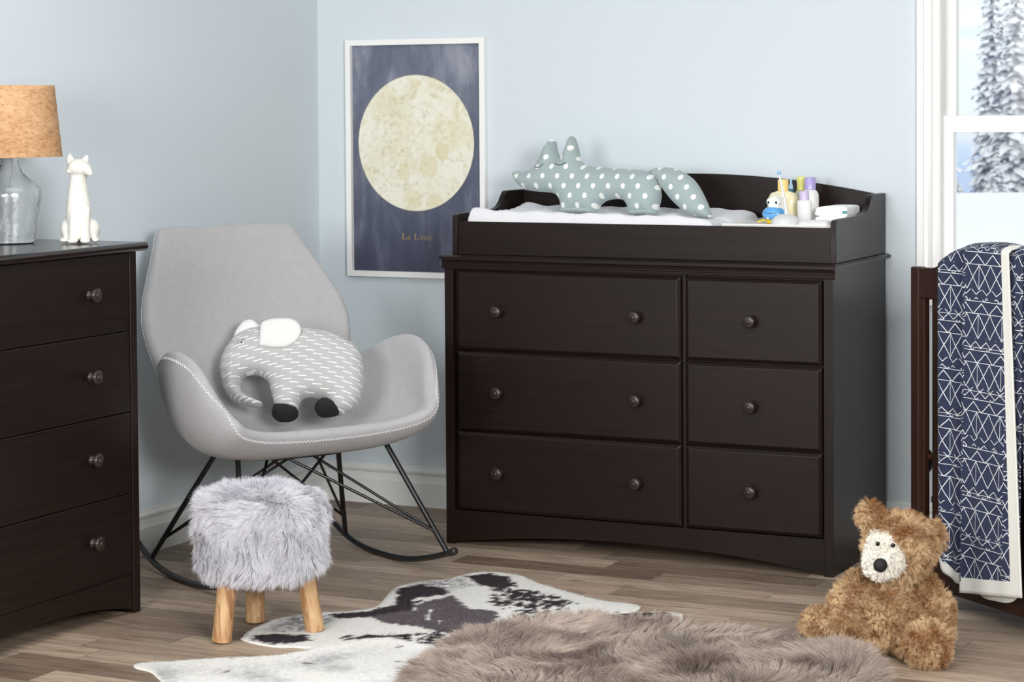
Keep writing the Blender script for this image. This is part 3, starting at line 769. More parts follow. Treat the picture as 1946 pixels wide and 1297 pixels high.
# ================================================================== ROCKING CHAIR
def chair():
    A = radians(-29.5); loc = (.619, -1.114, 0)
    t = thing('rocking_chair', 'grey upholstered rocking chair on black wire legs in the corner', 'chair', loc, A)
    # half grid: rows from front lip to back top, columns from centre line to rim (u forward, v sideways, z)
    R_ = [
        [(.165, 0, .408), (.165, .12, .411), (.174, .21, .419), (.202, .290, .440), (.208, .318, .472), (.172, .334, .518)],
        [(.070, 0, .344), (.070, .12, .344), (.080, .22, .349), (.105, .340, .378), (.128, .368, .450), (.126, .364, .566)],
        [(-.05, 0, .338), (-.05, .12, .338), (-.045, .24, .341), (-.02, .355, .388), (.010, .400, .500), (.068, .394, .656)],
        [(-.16, 0, .340), (-.16, .12, .340), (-.155, .23, .346), (-.14, .335, .405), (-.12, .390, .530), (-.100, .402, .668)],
        [(-.275, 0, .372), (-.27, .12, .375), (-.262, .21, .387), (-.245, .285, .440), (-.238, .332, .520), (-.225, .356, .596)],
        [(-.345, 0, .480), (-.342, .10, .482), (-.335, .18, .488), (-.315, .245, .505), (-.300, .285, .522), (-.278, .312, .528)],
        [(-.372, 0, .600), (-.370, .10, .602), (-.363, .18, .604), (-.348, .245, .606), (-.332, .290, .604), (-.312, .328, .598)],
        [(-.408, 0, .720), (-.406, .12, .722), (-.397, .20, .722), (-.384, .268, .718), (-.370, .312, .712), (-.353, .350, .704)],
        [(-.455, 0, .830), (-.453, .10, .830), (-.447, .17, .828), (-.435, .225, .824), (-.425, .262, .819), (-.414, .296, .813)],
        [(-.498, 0, .925), (-.497, .08, .926), (-.494, .13, .926), (-.488, .175, .925), (-.482, .208, .922), (-.475, .236, .918)],
        [(-.512, 0, .957), (-.511, .08, .960), (-.509, .13, .962), (-.504, .170, .961), (-.499, .202, .958), (-.492, .228, .952)],
    ]
    nr = len(R_); cols = list(range(5, 0, -1)) + [0, 1, 2, 3, 4, 5]; nc = 11
    Q = np.array([[(R_[r][c][0], R_[r][c][1] * (-1 if k < 5 else 1), R_[r][c][2]) for k, c in enumerate(cols)] for r in range(nr)])
    # normals towards the sitter
    du = np.gradient(Q, axis=1); dr = np.gradient(Q, axis=0)
    N = np.cross(dr, du); N /= np.linalg.norm(N, axis=2)[:, :, None]
    if N[2, 5, 2] < 0: N = -N
    th = np.full((nr, nc), .047); th[9:, :] = .040; th[7:9, :] = .045
    for c_ in (1, 9): th[1:4, c_] = .062
    for c_ in (2, 8): th[1:4, c_] = .078; th[4, c_] = .06
    for c_ in (4, 5, 6): th[1:4, c_] = .062
    I = Q + N * th[:, :, None]
    V = [tuple(v) for v in Q.reshape(-1, 3)] + [tuple(v) for v in I.reshape(-1, 3)]
    n = nr * nc; F = []
    id_ = lambda r, c: r * nc + c
    for r in range(nr - 1):
        for c in range(nc - 1):
            F.append((id_(r, c), id_(r, c + 1), id_(r + 1, c + 1), id_(r + 1, c)))
            F.append(tuple(n + k for k in (id_(r, c), id_(r + 1, c), id_(r + 1, c + 1), id_(r, c + 1))))
    loop = [(0, c) for c in range(nc)] + [(r, nc - 1) for r in range(1, nr)] + [(nr - 1, c) for c in range(nc - 2, -1, -1)] + [(r, 0) for r in range(nr - 2, 0, -1)]
    for i in range(len(loop)):
        a = id_(*loop[i]); b = id_(*loop[(i + 1) % len(loop)]); F.append((a, n + a, n + b, b))
    o = MB(); o.V = V; o.F = F; sh = o.build('shell', CHAIR_FAB, t)
    sh.data.shade_smooth(); s_ = sh.modifiers.new('sub', 'SUBSURF'); s_.levels = 3; s_.render_levels = 3
    dg = bpy.context.evaluated_depsgraph_get(); ev = sh.evaluated_get(dg); me = ev.to_mesh()
    E = np.array([tuple(me.vertices[id_(*l)].co) for l in loop]); En = np.array([tuple(me.vertices[id_(*l)].normal) for l in loop]); ev.to_mesh_clear()
    # stitch line along the outer rim: a zig-zag of short pale threads
    Pn = catmull(np.hstack([E, En]), 24); seg = resample(Pn[:, :3], .0052); 
    from mathutils.kdtree import KDTree
    ev = sh.evaluated_get(dg); me = ev.to_mesh(); kd = KDTree(len(me.vertices))
    for v in me.vertices: kd.insert(v.co, v.index)
    kd.balance(); nrm = [v.normal.copy() for v in me.vertices]; cos_ = [v.co.copy() for v in me.vertices]
    M = MB()
    for i in range(len(seg)):
        p = Vector(seg[i]); q = Vector(seg[(i + 1) % len(seg)]); tn = (q - p).normalized()
        k = kd.find(p)[1]; nn = nrm[k]; off = (p - cos_[k]).dot(nn); p = p - nn * off
        b = nn.cross(tn).normalized(); s1 = 1 if i % 2 else -1
        a_ = p + b * .0034 * s1 + nn * .0008; c_ = p + tn * .0050 - b * .0034 * s1 + nn * .0008
        M.tube([a_, c_], .0010, 5)
    # inner seam where seat meets back
    ev.to_mesh_clear()
    M.build('stitching', STITCH, t)
    # wire base
    v0 = .318
    topF, topR = (-.02, .175, .372), (-.16, .130, .362)
    for s in (1, -1):
        rk = [(-.425, .066), (-.40, .058), (-.35, .038), (-.29, .0215), (-.22, .0120), (-.14, .0085), (-.05, .0105), (.03, .018), (.10, .031), (.17, .048), (.225, .064), (.262, .076)]
        P = catmull(rk, 4, False); MB().tube([(a, s * v0, b) for a, b in P], .0088, 12).build('rocker', BLACK_METAL, t, auto=60)
        for e, d in ((rk[-1], 1), (rk[0], -1)):
            MB().tube([(e[0] - .016 * d, s * v0, e[1] - .006), (e[0] - .004 * d, s * v0, e[1] - .001), (e[0] + .008 * d, s * v0, e[1] + .003), (e[0] + .012 * d, s * v0, e[1] + .0045)], [.0105, .0112, .0108, .006], 14).build('end_cap', BLACK_RUBBER, t, auto=60)
        legs = (((.232, s * v0, .068), (.020, s * .225, .395)), ((-.335, s * v0, .036), (-.150, s * .185, .375)))
        for k, (a, b) in enumerate(legs):
            MB().tube([a, b], .0078, 10).build('leg', BLACK_METAL, t, auto=60)
            J = Vector(a).lerp(Vector(b), .17)
            cx = -.115 if k == 0 else .0
            for q in ((-.02 if k == 0 else -.11, -s * .10, .365), (-.14 if k == 0 else -.02, s * .035, .358)):
                MB().tube([J, Vector(q)], .0042, 8).build('brace', BLACK_METAL, t, auto=60)
    MB().box(-.14, .01, -.11, .11, .338, .352).build('mounting_plate', BLACK_METAL, t, bev=.003)
    return t
chair()

# ================================================================== CHEST OF DRAWERS
def chest():
    XF, Y1, Wd = .442, -1.656, .92; Y0 = Y1 - Wd; XB = .022
    t = thing('four_drawer_chest', 'tall espresso four-drawer chest by the left wall carrying lamp and cat figurine', 'chest of drawers', ((XF + XB) / 2, (Y0 + Y1) / 2, 0))
    ox, oy = (XF + XB) / 2, (Y0 + Y1) / 2
    def fin(m, name, mat, **k):
        m.V = [(a - ox, b - oy, c) for a, b, c in m.V]; return m.build(name, mat, t, **k)
    for a, b in ((Y0, Y0 + .028), (Y1 - .028, Y1)): fin(MB().box(XB, XF, a, b, 0, .945), 'side_panel', WOOD_Z, bev=.002)
    fin(MB().box(XB + .01, XF - .020, Y0 + .028, Y1 - .028, .08, .945), 'carcass', WOOD_Y)
    N = 40; ya, yb = Y0 + .028, Y1 - .028
    arch = [(ya + (yb - ya) * i / N, .010 + .042 * (1 - abs(2 * i / N - 1) ** 2.6)) for i in range(N + 1)]
    fin(MB().prism([(ya, .1035), *arch, (yb, .1035)], 'x', XF - .020, XF - .004), 'apron', WOOD_Y, auto=30)
    # rounded top slab
    x0, x1, y0, y1, z0, z1 = .004, XF + .018, Y0 - .036, Y1 + .036, .944, .967
    tp = fin(MB().box(x0, x1, y0, y1, z0, z1), 'top', WOOD_TOP); mo = bevel(tp, .0095, 5).modifiers[0]
    tp.data.shade_smooth(); tp.data.set_sharp_from_angle(angle=radians(60))
    for za, zb in ((.1050, .3145), (.3170, .5260), (.5285, .7370), (.7395, .9420)):
        d = fin(MB().box(XF - .019, XF - .003, ya + .0015, yb - .0015, za, zb), 'drawer', WOOD_Y, bev=.0018)
        for ky in (Y1 - .197, Y0 + .197): knob(d, (XF - .003 - ox, ky - oy, (za + zb) / 2 + .004), 'x')
    return t
chest()

# ================================================================== LAMP
def lamp():
    t = thing('table_lamp', 'table lamp with cork shade and clear glass jug base on the tall chest', 'lamp', (.158, -1.8085, .967))
    g = Mat('seeded_clear_glass', (1, 1, 1, 1), .02, IOR=1.45, Transmission_Weight=1.0)
    g.bump(g.noise(g.coord(), 90, 3), .35, .003)
    out = [(.0001, .0005), (.056, .0005), (.0625, .004), (.0635, .012), (.0675, .040), (.0735, .080), (.0790, .115), (.0800, .128), (.0775, .142), (.066, .158), (.046, .172), (.032, .186), (.0245, .205), (.0225, .225), (.0225, .250)]
    inn = [(r - .0035 if r > .01 else .0001, z + (.005 if r < .06 and z < .01 else 0)) for r, z in out][::-1]
    M = MB().lathe(out + [(.0190, .2500)] + inn[1:], 48); gl = M.build('glass_base', g.m, t, auto=60)
    MB().lathe([(.0001, .236), (.016, .236), (.0185, .240), (.0185, .262), (.012, .266), (.012, .300), (.0001, .300)], 24).build('socket', Mat('brushed_nickel', srgb(190, 188, 184), .3, Metallic=1.0).m, t, auto=50)
    MB().tube([(.002, 0, .236), (.004, .002, .19), (-.002, .001, .14), (-.010, -.004, .09), (-.03, -.02, .012), (-.045, -.03, .008)], .0018, 6).build('cord', Mat('clear_cord', srgb(200, 200, 196), .4).m, t)
    cork = Mat('cork', rough=.85); v = cork.coord(scale=(1, 1, 2.2))
    n1 = cork.noise(cork.coord(scale=(.5, .5, 2.6), rot=(0, radians(16), 0)), 7, 4, .55, .6)
    n2 = cork.noise(v, 60, 4, .75); vo = cork.node('ShaderNodeTexVoronoi'); cork.L.new(v, vo.inputs['Vector']); vo.inputs['Scale'].default_value = 130
    c = cork.ramp(n2, [(.36, srgb(150, 104, 68)), (.46, srgb(198, 154, 112)), (.6, srgb(216, 178, 136)), (.75, srgb(230, 198, 160))])
    c = cork.mix(.4, c, cork.ramp(n1, [(.38, srgb(184, 136, 92)), (.62, srgb(226, 190, 150))]))
    dk = cork.ramp(cork.noise(v, 150, 2, .8), [(.64, (0, 0, 0, 1)), (.70, (1, 1, 1, 1))])
    c = cork.mix(X(cork.nt, dk) * .7, c, srgb(150, 98, 60))
    c = cork.mix(1.0, c, srgb(236, 232, 228), 'MULTIPLY'); cork.set('Base Color', c); cork.bump(n2, .3, .001); cork.set('Transmission Weight', 0)
    zz = [(.1360, .2245), (.1375, .2235), (.1185, .4095), (.1170, .4095), (.1342, .2245)]
    MB().lathe([(.1328, .2250), (.1342, .2245), (.1345, .2255), (.1165, .4095), (.1150, .4095), (.1328, .2250)], 64).build('lamp_shade', cork.m, t, auto=50)
    sp = MB()
    for a in (0, 120, 240): sp.tube([(.012 * cos(radians(a)), .012 * sin(radians(a)), .300), (.1155 * cos(radians(a)), .1155 * sin(radians(a)), .400)], .0015, 6)
    sp.build('shade_support', BLACK_METAL, t)
lamp()

# ================================================================== BLOB MODELS
def blobs(name, parts, mat, parent, voxel=.006, smooth=4):
    M = MB()
    for p in parts:
        if p[0] == 'b': M.ball(p[1], p[2], 24, 16)
        else: M.tube(p[1], p[2], 16); M.ball(p[1][0], p[2][0], 16, 12); M.ball(p[1][-1], p[2][-1], 16, 12)
    tmp = M.build(name + '_tmp', None)
    r = tmp.modifiers.new('r', 'REMESH'); r.mode = 'VOXEL'; r.voxel_size = voxel
    s = tmp.modifiers.new('s', 'SMOOTH'); s.iterations = smooth; s.factor = .5
    dg = bpy.context.evaluated_depsgraph_get(); me = bpy.data.meshes.new_from_object(tmp.evaluated_get(dg))
    bpy.data.objects.remove(tmp); me.name = name; me.materials.clear(); me.materials.append(mat); me.shade_smooth()
    o = bpy.data.objects.new(name, me); return link(o, parent)

def cat():
    # local frame: x = picture right, y = away from the camera
    m = Mat('white_glazed_ceramic', srgb(224, 222, 214), .12, Coat_Weight=.5).m
    k = 1 / 735.
    def P(px, py, d=0): return ((px - 148) * k, -d, (462.0 - py) * k)
    parts = [
        ('t', [P(148, 440), P(147, 400), P(146, 370), P(147, 345), P(149, 330)], [.034, .033, .027, .0225, .022]),
        ('b', P(149, 321, .004), (.030, .028, .0235)),
        ('b', P(135, 328, .012), (.014, .012, .008)), ('b', P(166, 327, .012), (.012, .012, .008)),
        ('t', [P(165, 324, .015), P(172, 329, .030), P(176, 332, .036)], [.015, .010, .006]),
        ('t', [P(134, 312, .0), P(132, 300, 0), P(132, 295, 0)], [.0125, .008, .003]),
        ('t', [P(160, 312, .0), P(163, 302, 0), P(165, 298, 0)], [.010, .0075, .003]),
        ('b', P(126, 438, -.01), (.021, .030, .031)), ('b', P(172, 440, -.012), (.019, .028, .029)),
        ('t', [P(143, 400, .018), P(141, 440, .026), P(140, 457, .028)], [.015, .012, .0115]),
        ('t', [P(161, 400, .018), P(162, 440, .026), P(163, 457, .028)], [.015, .012, .0115]),
        ('b', P(140, 459, .036), (.015, .016, .008)), ('b', P(164, 459, .036), (.014, .016, .008)),
        ('b', P(124, 458, .018), (.016, .020, .008)), ('b', P(180, 458, .010), (.011, .018, .008)),
        ('b', P(149, 452, -.01), (.040, .030, .016)),
    ]
    o = blobs('cat_figurine', parts, m, None, .0028, 5)
    o.location = (.3319 - .004, -1.7519 + .008, .9672); o.rotation_euler = (0, 0, radians(26))
    zmin = min(v.co.z for v in o.data.vertices); o.location.z -= zmin
    tag(o, 'white glazed cat figurine sitting beside the lamp on the tall chest', 'figurine')
cat()

# ================================================================== FUR STOOL
def stool():
    c = np.array([.873, -1.745]); t = thing('fur_stool', 'round stool with shaggy pale grey fur top and three log legs', 'stool', (c[0], c[1], 0))
    R_ = np.array([.899, .438])
    w = Mat('peeled_log', rough=.6); co = w.coord(scale=(1, 1, .18)); n1 = w.noise(co, 34, 4, .6, .8)
    base = w.ramp(w.noise(w.coord(scale=(1, 1, .3)), 60, 4), [(.3, srgb(178, 138, 94)), (.7, srgb(206, 170, 128))])
    w.set('Base Color', w.mix(X(w.nt, w.ramp(n1, [(.47, (0, 0, 0, 1)), (.60, (1, 1, 1, 1))])) * .8, base, srgb(136, 84, 44))); w.bump(n1, .3, .003)
    feet = [((.832, -1.866), .018, .010), ((.790, -1.648), .0, .0), ((.9845, -1.676), -.026, .0)]
    for i, (f, lean, dp) in enumerate(feet):
        a = np.array(f) - c; b = a + R_ * lean; b = b * .96
        rr = .0245
        P = [Vector((a[0], a[1], .0045)), Vector((a[0] + (b[0] - a[0]) * .5, a[1] + (b[1] - a[1]) * .5, .10)), Vector((b[0], b[1], .20))]
        lg = MB().tube(P, [rr, rr * .985, rr * .97], 18).build('leg', w.m, t, auto=50); bevel(lg, .0015)
    core = MB().lathe([(.0001, .176), (.134, .176), (.146, .186), (.150, .20), (.151, .315), (.146, .335), (.132, .347), (.08, .354), (.0001, .356)], 48)
    o = core.build('fur_cover', Mat('fur_backing', srgb(196, 195, 202), .95).m, t, auto=60)
    n = 70000; P, N = tri_sample(o, n, keep=lambda q: (q[:, 2] > .174) * 1.0)
    th = np.arctan2(P[:, 1], P[:, 0]); tan = np.stack([-np.sin(th), np.cos(th), 0 * th], 1); rad = np.stack([np.cos(th), np.sin(th), 0 * th], 1)
    sw = fbm(P, 11, 2, 2) * 2.6; sw2 = fbm(P, 14, 2, 8)
    side = np.clip((.348 - P[:, 2]) / .02, 0, 1)
    comb = tan * sw[:, None] + np.array([0, 0, -1.0]) * (side * (.75 + sw2 * .9))[:, None] + (np.array([.2, -.3, 0]) + rad * .5) * (1 - side)[:, None]
    D = N * .42 + comb * .8
    L = .030 + .008 * sw2 + RNG.random(n) * .008
    bt = RNG.random(n)
    col = lerp(lin(196, 195, 204), lin(238, 237, 241), bt * .7 + .5 * fbm(P, 30, 2, 4) + .25)
    make_hair('fur', P, D, L, col, o, r=.00040, npt=6, clump=clumps(P, .014, 3), ck=.85, curl=.004, cfreq=45, droop=.08, wob=.09, root=.72)
stool()

# ================================================================== COWHIDE RUG
COW = [(0.853, -1.807), (0.826, -1.728), (0.824, -1.59), (0.879, -1.499), (0.964, -1.428), (0.985, -1.365), (0.947, -1.244), (0.918, -1.134), (0.945, -1.048), (0.996, -0.988), (1.02, -0.893), (1.075, -0.853), (1.164, -0.867), (1.243, -0.93), (1.372, -1.003), (1.507, -1.062), (1.582, -1.063), (1.623, -1.099), (1.621, -1.153), (1.587, -1.194), (1.67, -1.131), (1.734, -1.115), (1.767, -1.165), (1.783, -1.247), (1.806, -1.523), (1.838, -1.816), (1.966, -2.241), (1.931, -2.423), (1.566, -2.424), (1.3, -2.413), (1.047, -2.341), (0.911, -2.237), (0.842, -2.18), (0.785, -2.163), (0.766, -2.122), (0.824, -2.08), (0.898, -2.013), (1.001, -1.944), (1.062, -1.899), (1.078, -1.841), (1.024, -1.837), (0.974, -1.853), (0.907, -1.843), (0.86, -1.822)]
POL = dict(
    D1=[(1.02, -0.939), (1.071, -0.878), (1.14, -0.901), (1.22, -0.999), (1.195, -1.061), (1.128, -1.04), (1.065, -0.995)],
    D2=[(0.932, -1.163), (0.958, -1.084), (1.049, -1.105), (1.099, -1.154), (1.046, -1.234), (1.034, -1.357), (0.985, -1.268)],
    D3=[(0.908, -1.504), (0.990, -1.433), (1.016, -1.338), (1.064, -1.268), (1.099, -1.361), (1.031, -1.49), (0.972, -1.549)],
    D4=[(0.855, -1.792), (0.904, -1.742), (0.982, -1.719), (1.037, -1.766), (1.004, -1.804), (0.962, -1.837), (0.898, -1.825)],
    S1=[(1.182, -1.067), (1.252, -1.014), (1.438, -1.114), (1.476, -1.244), (1.388, -1.297), (1.241, -1.216)],
    S2=[(1.088, -1.719), (1.21, -1.646), (1.303, -1.544), (1.377, -1.63), (1.36, -1.70), (1.29, -1.69), (1.169, -1.72)],
    D7=[(1.588, -1.181), (1.708, -1.114), (1.74, -1.177), (1.629, -1.24)],
    M=[(1.022, -1.474), (1.076, -1.29), (1.111, -1.177), (1.219, -1.294), (1.295, -1.293), (1.398, -1.47), (1.352, -1.582), (1.21, -1.536), (1.085, -1.53)],
    G1=[(0.855, -1.72), (0.855, -1.548), (0.900, -1.499), (0.966, -1.539), (0.968, -1.645), (0.925, -1.726)],
    G2=[(0.931, -1.114), (0.999, -0.994), (1.033, -0.949), (1.102, -1.052), (1.08, -1.149), (0.987, -1.155)],
    B=[(1.084, -1.85), (1.126, -1.784), (1.146, -1.717), (1.197, -1.676), (1.301, -1.705), (1.437, -1.69), (2.028, -2.379), (1.641, -2.556), (0.86, -2.377), (0.755, -2.122), (0.895, -2.009)])
def cow_colour(Q):
    white = lin(232, 230, 226); dark = lin(58, 48, 53); mid = lin(104, 94, 98); grey = lin(168, 167, 170)
    c = np.tile(white, (len(Q), 1)); n1 = fbm(Q, 26, 3, 1); n2 = fbm(Q, 90, 2, 6); n3 = fbm(Q * [1, 1], 160, 2, 9)
    sd = {k: sdist(v, Q) for k, v in POL.items()}
    n4 = fbm(Q * [1.0, .45], 150, 2, 71); n5 = fbm(Q * [1.0, .5], 75, 2, 75)
    n6 = fbm(Q * [1.0, .45], 210, 2, 90)
    for k in ('G1', 'G2'): c = lerp2(c, lin(120, 118, 124), np.clip((sd[k] + .012 + .02 * n1) / .02, 0, 1) * np.clip(.45 + 1.6 * n6, 0, 1))
    c = lerp2(c, mid, np.clip((sd['M'] + .012 * n1 + .012 * n4) / .006, 0, 1))
    for A_, B__ in (((1.045, -1.335), (1.062, -1.36)), ((1.088, -1.345), (1.10, -1.372)), ((1.135, -1.35), (1.185, -1.455)), ((1.215, -1.45), (1.235, -1.49))):
        c = lerp2(c, white, np.clip((.0052 + .003 * n4 - dist(np.array([A_, B__]), Q, closed=False)) / .002, 0, 1))
    for k in ('D1', 'D2', 'D3', 'D4', 'D7'): c = lerp2(c, dark, np.clip((sd[k] + .010 * n1 + .016 * n4) / .006, 0, 1))
    for k in ('S1', 'S2'): c = lerp2(c, dark, np.clip((n4 * .8 + n5 * .9 + np.clip((sd[k] + (.012 if k == 'S2' else -.004)) / .05, -1.2, .10)) * 10 + .35, 0, 1))
    # lower lobe: soft grey-white
    B = np.clip(sd['B'] / .006, 0, 1)
    low = lerp(white, grey, np.clip(.25 + fbm(Q, 7, 2, 20) * 1.6 + .5 * n3, 0, 1) * np.clip((sd['B'] - .025) / .05, 0, 1))
    spot = np.clip((fbm(Q, 16, 2, 44) - .52) * 14, 0, 1) * np.clip(sd['B'] / .02, 0, 1)
    low = lerp2(low, mid, spot * .9)
    c = lerp2(c, low, B)
    edge = np.clip((sdist(EDGE, Q)) / .012, 0, 1)
    c = lerp2(np.tile(lin(236, 233, 226), (len(Q), 1)), c, edge)
    return c
def lerp2(a, b, t): return a + (b - a) * t[:, None]
EDGE = resample(catmull(COW, 4), .012)
def flat_grid(poly, step):
    B = resample(poly, step); mn, mx = B.min(0), B.max(0)
    G = np.array([(x + (step / 2 if j % 2 else 0), y) for j, y in enumerate(np.arange(mn[1], mx[1], step * .87)) for x in np.arange(mn[0], mx[0], step)])
    G = G[inside(B, G)]; G = G[dist(B, G) > step * .5]; A = np.vstack([B, G]); nB = len(B)
    res = delaunay_2d_cdt([Vector(a) for a in A], [(i, (i + 1) % nB) for i in range(nB)], [], 1, 1e-6)
    vs = np.array([tuple(v) for v in res[0]]); T = []
    for f in res[2]:
        a = vs[list(f)]; cr = (a[1][0] - a[0][0]) * (a[2][1] - a[0][1]) - (a[1][1] - a[0][1]) * (a[2][0] - a[0][0])
        T.append(tuple(f) if cr > 0 else tuple(f)[::-1])
    return vs, T
FOLD = np.array([(1.062, -1.899), (1.126, -1.784), (1.146, -1.717), (1.197, -1.676), (1.301, -1.705), (1.437, -1.69), (1.60, -1.75)])
def cow_z(Q):
    return .0035 + .006 * np.exp(-(dist(FOLD, Q, closed=False) / .035) ** 2) + .0015 * (fbm(Q, 6, 2, 3) + 1) * np.clip(sdist(EDGE, Q) / .05, 0, 1)
def cowhide():
    vs, T = flat_grid(EDGE, .012); z = cow_z(vs); oz = np.array([1.3, -1.6])
    ed = dist(EDGE, vs) < 1e-4
    V = [(a - oz[0], b - oz[1], c) for (a, b), c in zip(vs, z)]; n = len(V)
    V += [(a - oz[0], b - oz[1], .0006) for a, b in vs]
    F = list(T) + [tuple(n + i for i in f[::-1]) for f in T]
    cnt = {}
    for f in T:
        for i in range(3): cnt[(f[i], f[(i + 1) % 3])] = 1
    for (a, b) in list(cnt):
        if (b, a) not in cnt: F.append((b, a, n + a, n + b))
    m = Mat('cowhide', rough=.85); a = m.node('ShaderNodeAttribute'); a.attribute_name = 'Col'; m.set('Base Color', a.outputs['Color']); m.bump(m.noise(m.coord(), 500, 2), .4, .001)
    o = mesh_obj('cowhide_rug', V, F, m.m, smooth=True); o.location = (oz[0], oz[1], 0)
    c = cow_colour(vs); c = np.vstack([c, c]); ca = o.data.color_attributes.new('Col', 'FLOAT_COLOR', 'POINT')
    ca.data.foreach_set('color', np.hstack([c, np.ones((len(c), 1))]).astype(np.float32).ravel())
    tag(o, 'black grey and white cowhide rug on the wood floor under the brown fur rug', 'rug')
    n = 130000; mn, mx = EDGE.min(0), EDGE.max(0); Q = RNG.random((n * 2, 2)) * (mx - mn) + mn; Q = Q[inside(EDGE, Q)][:n]; n = len(Q)
    P = np.column_stack([Q - oz, cow_z(Q)]); dr = np.stack([.8 + .5 * fbm(Q, 4, 2, 1), -.45 + .6 * fbm(Q, 4, 2, 5)], 1)
    D = np.column_stack([dr, np.full(n, .25) + .2 * RNG.random(n)])
    col = cow_colour(Q) * (.85 + .3 * RNG.random(n))[:, None]
    make_hair('pile', P, D, .006 + .003 * RNG.random(n), np.clip(col, 0, .9), o, r=.00022, npt=3, wob=.12, clump=clumps(np.column_stack([Q, 0 * Q[:, 0]]), .012, 2) - np.array([oz[0], oz[1], 0]), ck=.2)
cowhide()

# ================================================================== BROWN FUR RUG
SHEEP = [(1.479, -2.046), (1.438, -1.829), (1.385, -1.574), (1.41, -1.464), (1.538, -1.33), (1.732, -1.275), (1.862, -1.305), (2.016, -1.282), (2.18, -1.296), (2.29, -1.389), (2.38, -1.555), (2.44, -1.832), (2.42, -2.106), (2.30, -2.247), (2.028, -2.35), (1.784, -2.34), (1.609, -2.25)]
def sheep():
    pts_ = [(a + .035, b - .075) if b > -1.62 else (a, b) for a, b in SHEEP]
    E = resample(catmull(pts_, 4), .02); vs, T = flat_grid(E, .02); oz = np.array([1.9, -1.8])
    def zf(Q): return .014 + .022 * np.sqrt(np.clip(1 - (1 - np.clip(sdist(E, Q) / .10, 0, 1)) ** 2, 0, 1)) + .006 * fbm(Q, 6, 2, 9)
    z = zf(vs); V = [(a - oz[0], b - oz[1], c) for (a, b), c in zip(vs, z)]; n = len(V); V += [(a - oz[0], b - oz[1], .012) for a, b in vs]
    F = list(T) + [tuple(n + i for i in f[::-1]) for f in T]; cnt = {(f[i], f[(i + 1) % 3]) for f in T for i in range(3)}
    F += [(b, a, n + a, n + b) for a, b in cnt if (b, a) not in cnt]
    o = mesh_obj('fur_rug', V, F, Mat('fur_rug_backing', srgb(120, 104, 94), .95).m, smooth=True); o.location = (oz[0], oz[1], 0)
    tag(o, 'shaggy brown-grey fur rug lying over the cowhide in front', 'rug')
    n = 170000; mn, mx = E.min(0), E.max(0); Q = RNG.random((n * 2, 2)) * (mx - mn) + mn; Q = Q[inside(E, Q)][:n]; n = len(Q)
    P = np.column_stack([Q - oz, zf(Q)])
    a = 2.2 * fbm(Q, 3.2, 2, 31) + 1.8 * fbm(Q, 11, 2, 33) + pi * .60
    e = sdist(E, Q); g = np.array([1.92, -1.80]); outw = Q - g; outw /= np.linalg.norm(outw, axis=1)[:, None]
    dr = np.stack([np.cos(a), np.sin(a)], 1) * np.clip(e / .08, .15, 1)[:, None] + outw * np.clip(1 - e / .08, 0, 1)[:, None] * 1.0
    lift = .42 + .30 * fbm(Q, 8, 2, 12)
    D = np.column_stack([dr, lift]); L = .050 + .014 * RNG.random(n)
    tone = .5 + .9 * fbm(Q, 10, 3, 50) + .5 * (RNG.random(n) - .5)
    col = lerp(lin(108, 90, 82), lin(214, 197, 184), tone)
    Q3 = np.column_stack([Q, 0 * Q[:, 0]])
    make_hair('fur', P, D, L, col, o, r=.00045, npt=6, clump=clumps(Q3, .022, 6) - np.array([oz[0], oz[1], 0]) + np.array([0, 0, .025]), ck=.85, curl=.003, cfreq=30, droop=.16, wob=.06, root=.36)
sheep()

